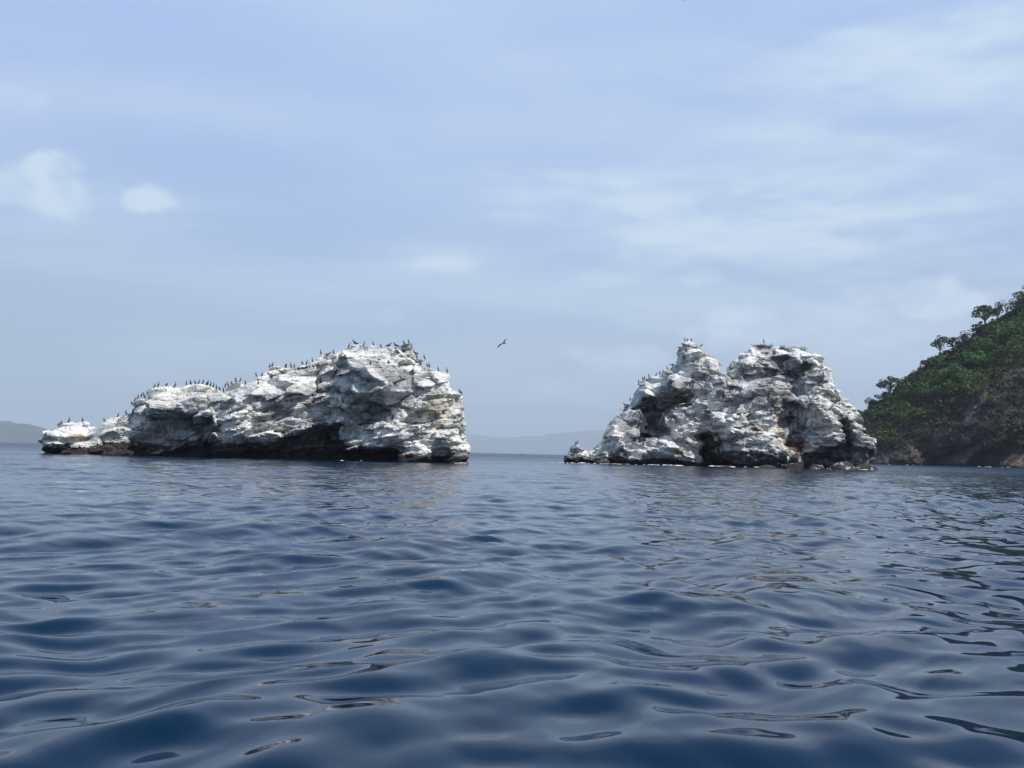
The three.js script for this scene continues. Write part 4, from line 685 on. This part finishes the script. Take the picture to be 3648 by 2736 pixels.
// ---------------------------------------------------------------- twig nest on the rounded peak
{
  const R = rng(71), p = rockB.top(2727, 1240), sticks = [], grass = new THREE.MeshStandardMaterial({ color: new THREE.Color().setRGB(.07, .065, .03), roughness: .9 }), g = new THREE.Group();
  for (let k = 0; k < 150; k++) { const x = (R() - .5) * 2.2, a = R() * 6.28, L = .35 + .6 * R(), y = -.3 + .3 * R() * (1 - Math.abs(x) / 2), z = (R() - .5) * 1.2; sticks.push(limb([x, y, z], [x + L * Math.cos(a), y + L * (.15 + .5 * R()), z + L * .5 * Math.sin(a)], .022, .012)); }
  const m = new THREE.Mesh(mergeGeometries(sticks), grass); m.name = 'twigs'; g.add(m);
  g.position.set(p[0], p[1] - .12, p[2] - .2); add(tag(g, 'tangled twig nest on top of the rounded peak', 'nest'), 'twig_nest');
  bird([p[0] + .1, p[1] + .3, p[2]], 'u', 2.4, 'upright dark cormorant standing on the twig nest', 'birds perched on the twin-peaked islet', 1.1);
  [[2810, 4], [2850, 3]].forEach(([px, w], i) => { const b = rockB.top(px, 1240), s = []; for (let k = 0; k < 60; k++) { const x = (R() - .5) * w * .6, a = (R() - .5) * 1.6, L = .3 + .4 * R(); s.push(limb([x, -.15, (R() - .5)], [x + L * Math.sin(a), L * Math.cos(a) * .8, (R() - .5)], .016, .008)); } const t = new THREE.Mesh(mergeGeometries(s), grass); t.position.set(b[0], b[1] - .22, b[2] - .1); add(tag(t, ['dry grass tuft beside the twig nest on the rounded peak', 'smaller dry grass tuft farther from the twig nest'][i], 'grass tuft', 'tufts on the rounded peak'), 'grass_tuft'); });
}

// ---------------------------------------------------------------- foam at the foot of the rocks
{
  const R = rng(15), geos = [];
  for (const [px, py, D, L, n] of [[2005, 1647, 120, 5, 26], [2080, 1655, 119, 6, 40], [2350, 1658, 117.5, 8, 46], [2390, 1660, 117, 4, 26], [2575, 1661, 117, 4.5, 40], [2680, 1665, 116, 3, 12], [3085, 1660, 117, 3.2, 34], [2950, 1672, 113, 3, 10], [1625, 1650, 89, 4, 22], [1300, 1647, 89, 5, 8], [3520, 1655, 350, 18, 30], [3200, 1650, 352, 16, 12]]) {
    const d = dirOf(px, py), X = d[0] / -d[2] * D;
    for (let k = 0; k < n; k++) { if (R() < .66) continue; const s = (.04 + .13 * R() * R()) * (D > 200 ? 2.2 : 1), b = new THREE.IcosahedronGeometry(1, 1), a = b.attributes.position; for (let v = 0; v < a.count; v++) { const q = 1 + .5 * fbm(a.getX(v) * 2 + k, a.getY(v) * 2, a.getZ(v) * 2, 2, 3); a.setXYZ(v, a.getX(v) * q * s * 2.6, a.getY(v) * q * s * .55, a.getZ(v) * q * s * 1.5); } b.computeVertexNormals(); b.translate(X + (R() + R() - 1) * L * .5, .02 + .06 * R(), -D + (R() - .5) * 1.6); geos.push(b); }
  }
  const m = new THREE.Mesh(mergeGeometries(geos), new THREE.MeshStandardMaterial({ color: new THREE.Color().setRGB(.78, .8, .8), roughness: .8 })); add(tag(m, 'white foam washing round the foot of the rocks', 'foam', null, 'stuff'), 'sea_foam');
}

// ---------------------------------------------------------------- boats near the horizon
function boat(px, D, len, label, canopy) {
  const d = dirOf(px, 1616), g = new THREE.Group(), st = [];
  for (let k = 0; k <= 8; k++) { const t = k / 8, w = len * .28 * Math.pow(Math.sin(Math.PI * (.12 + .80 * t)), .6) * (t > .9 ? .3 : 1); st.push([(t - .5) * len, len * (.045 + .05 * t * t), 0, .001, len * (.11 + .05 * t), w]); }
  const hull = new THREE.Mesh(loft(st), new THREE.MeshStandardMaterial({ color: new THREE.Color().setRGB(.035, .04, .06), roughness: .5, side: THREE.DoubleSide })); hull.name = 'hull'; g.add(hull);
  if (canopy) { const w = new THREE.MeshStandardMaterial({ color: new THREE.Color().setRGB(.8, .8, .8), roughness: .5 }); for (const [x, s, n] of [[-.18, .16, 'cabin'], [.2, .09, 'bow_locker']]) { const b = new THREE.Mesh(loft([[x * len - s * len / 2, len * .2, 0, .001, len * .10, len * .2], [x * len - s * len / 2 + .1, len * .2, 0, .001, len * .2, len * .24], [x * len + s * len / 2, len * .19, 0, .001, len * .14, len * .22]]), w); b.name = n; g.add(b); } }
  const motor = new THREE.Mesh(new THREE.CapsuleGeometry(len * .035, len * .12, 4, 8), new THREE.MeshStandardMaterial({ color: 0x151515, roughness: .4 })); motor.name = 'outboard_motor'; motor.position.set(-len * .52, len * .1, 0); g.add(motor);
  g.position.set(d[0] / -d[2] * D, 0, -D); add(tag(g, label, 'boat', 'boats near the horizon'), 'small_boat');
}
boat(1862, 1400, 6.5, 'tiny boat with white cabin on the horizon between the islets', true);
boat(1849, 1400, 2.6, 'tiny dark skiff on the horizon beside the white-cabin boat', false);

renderer.render(scene, camera);
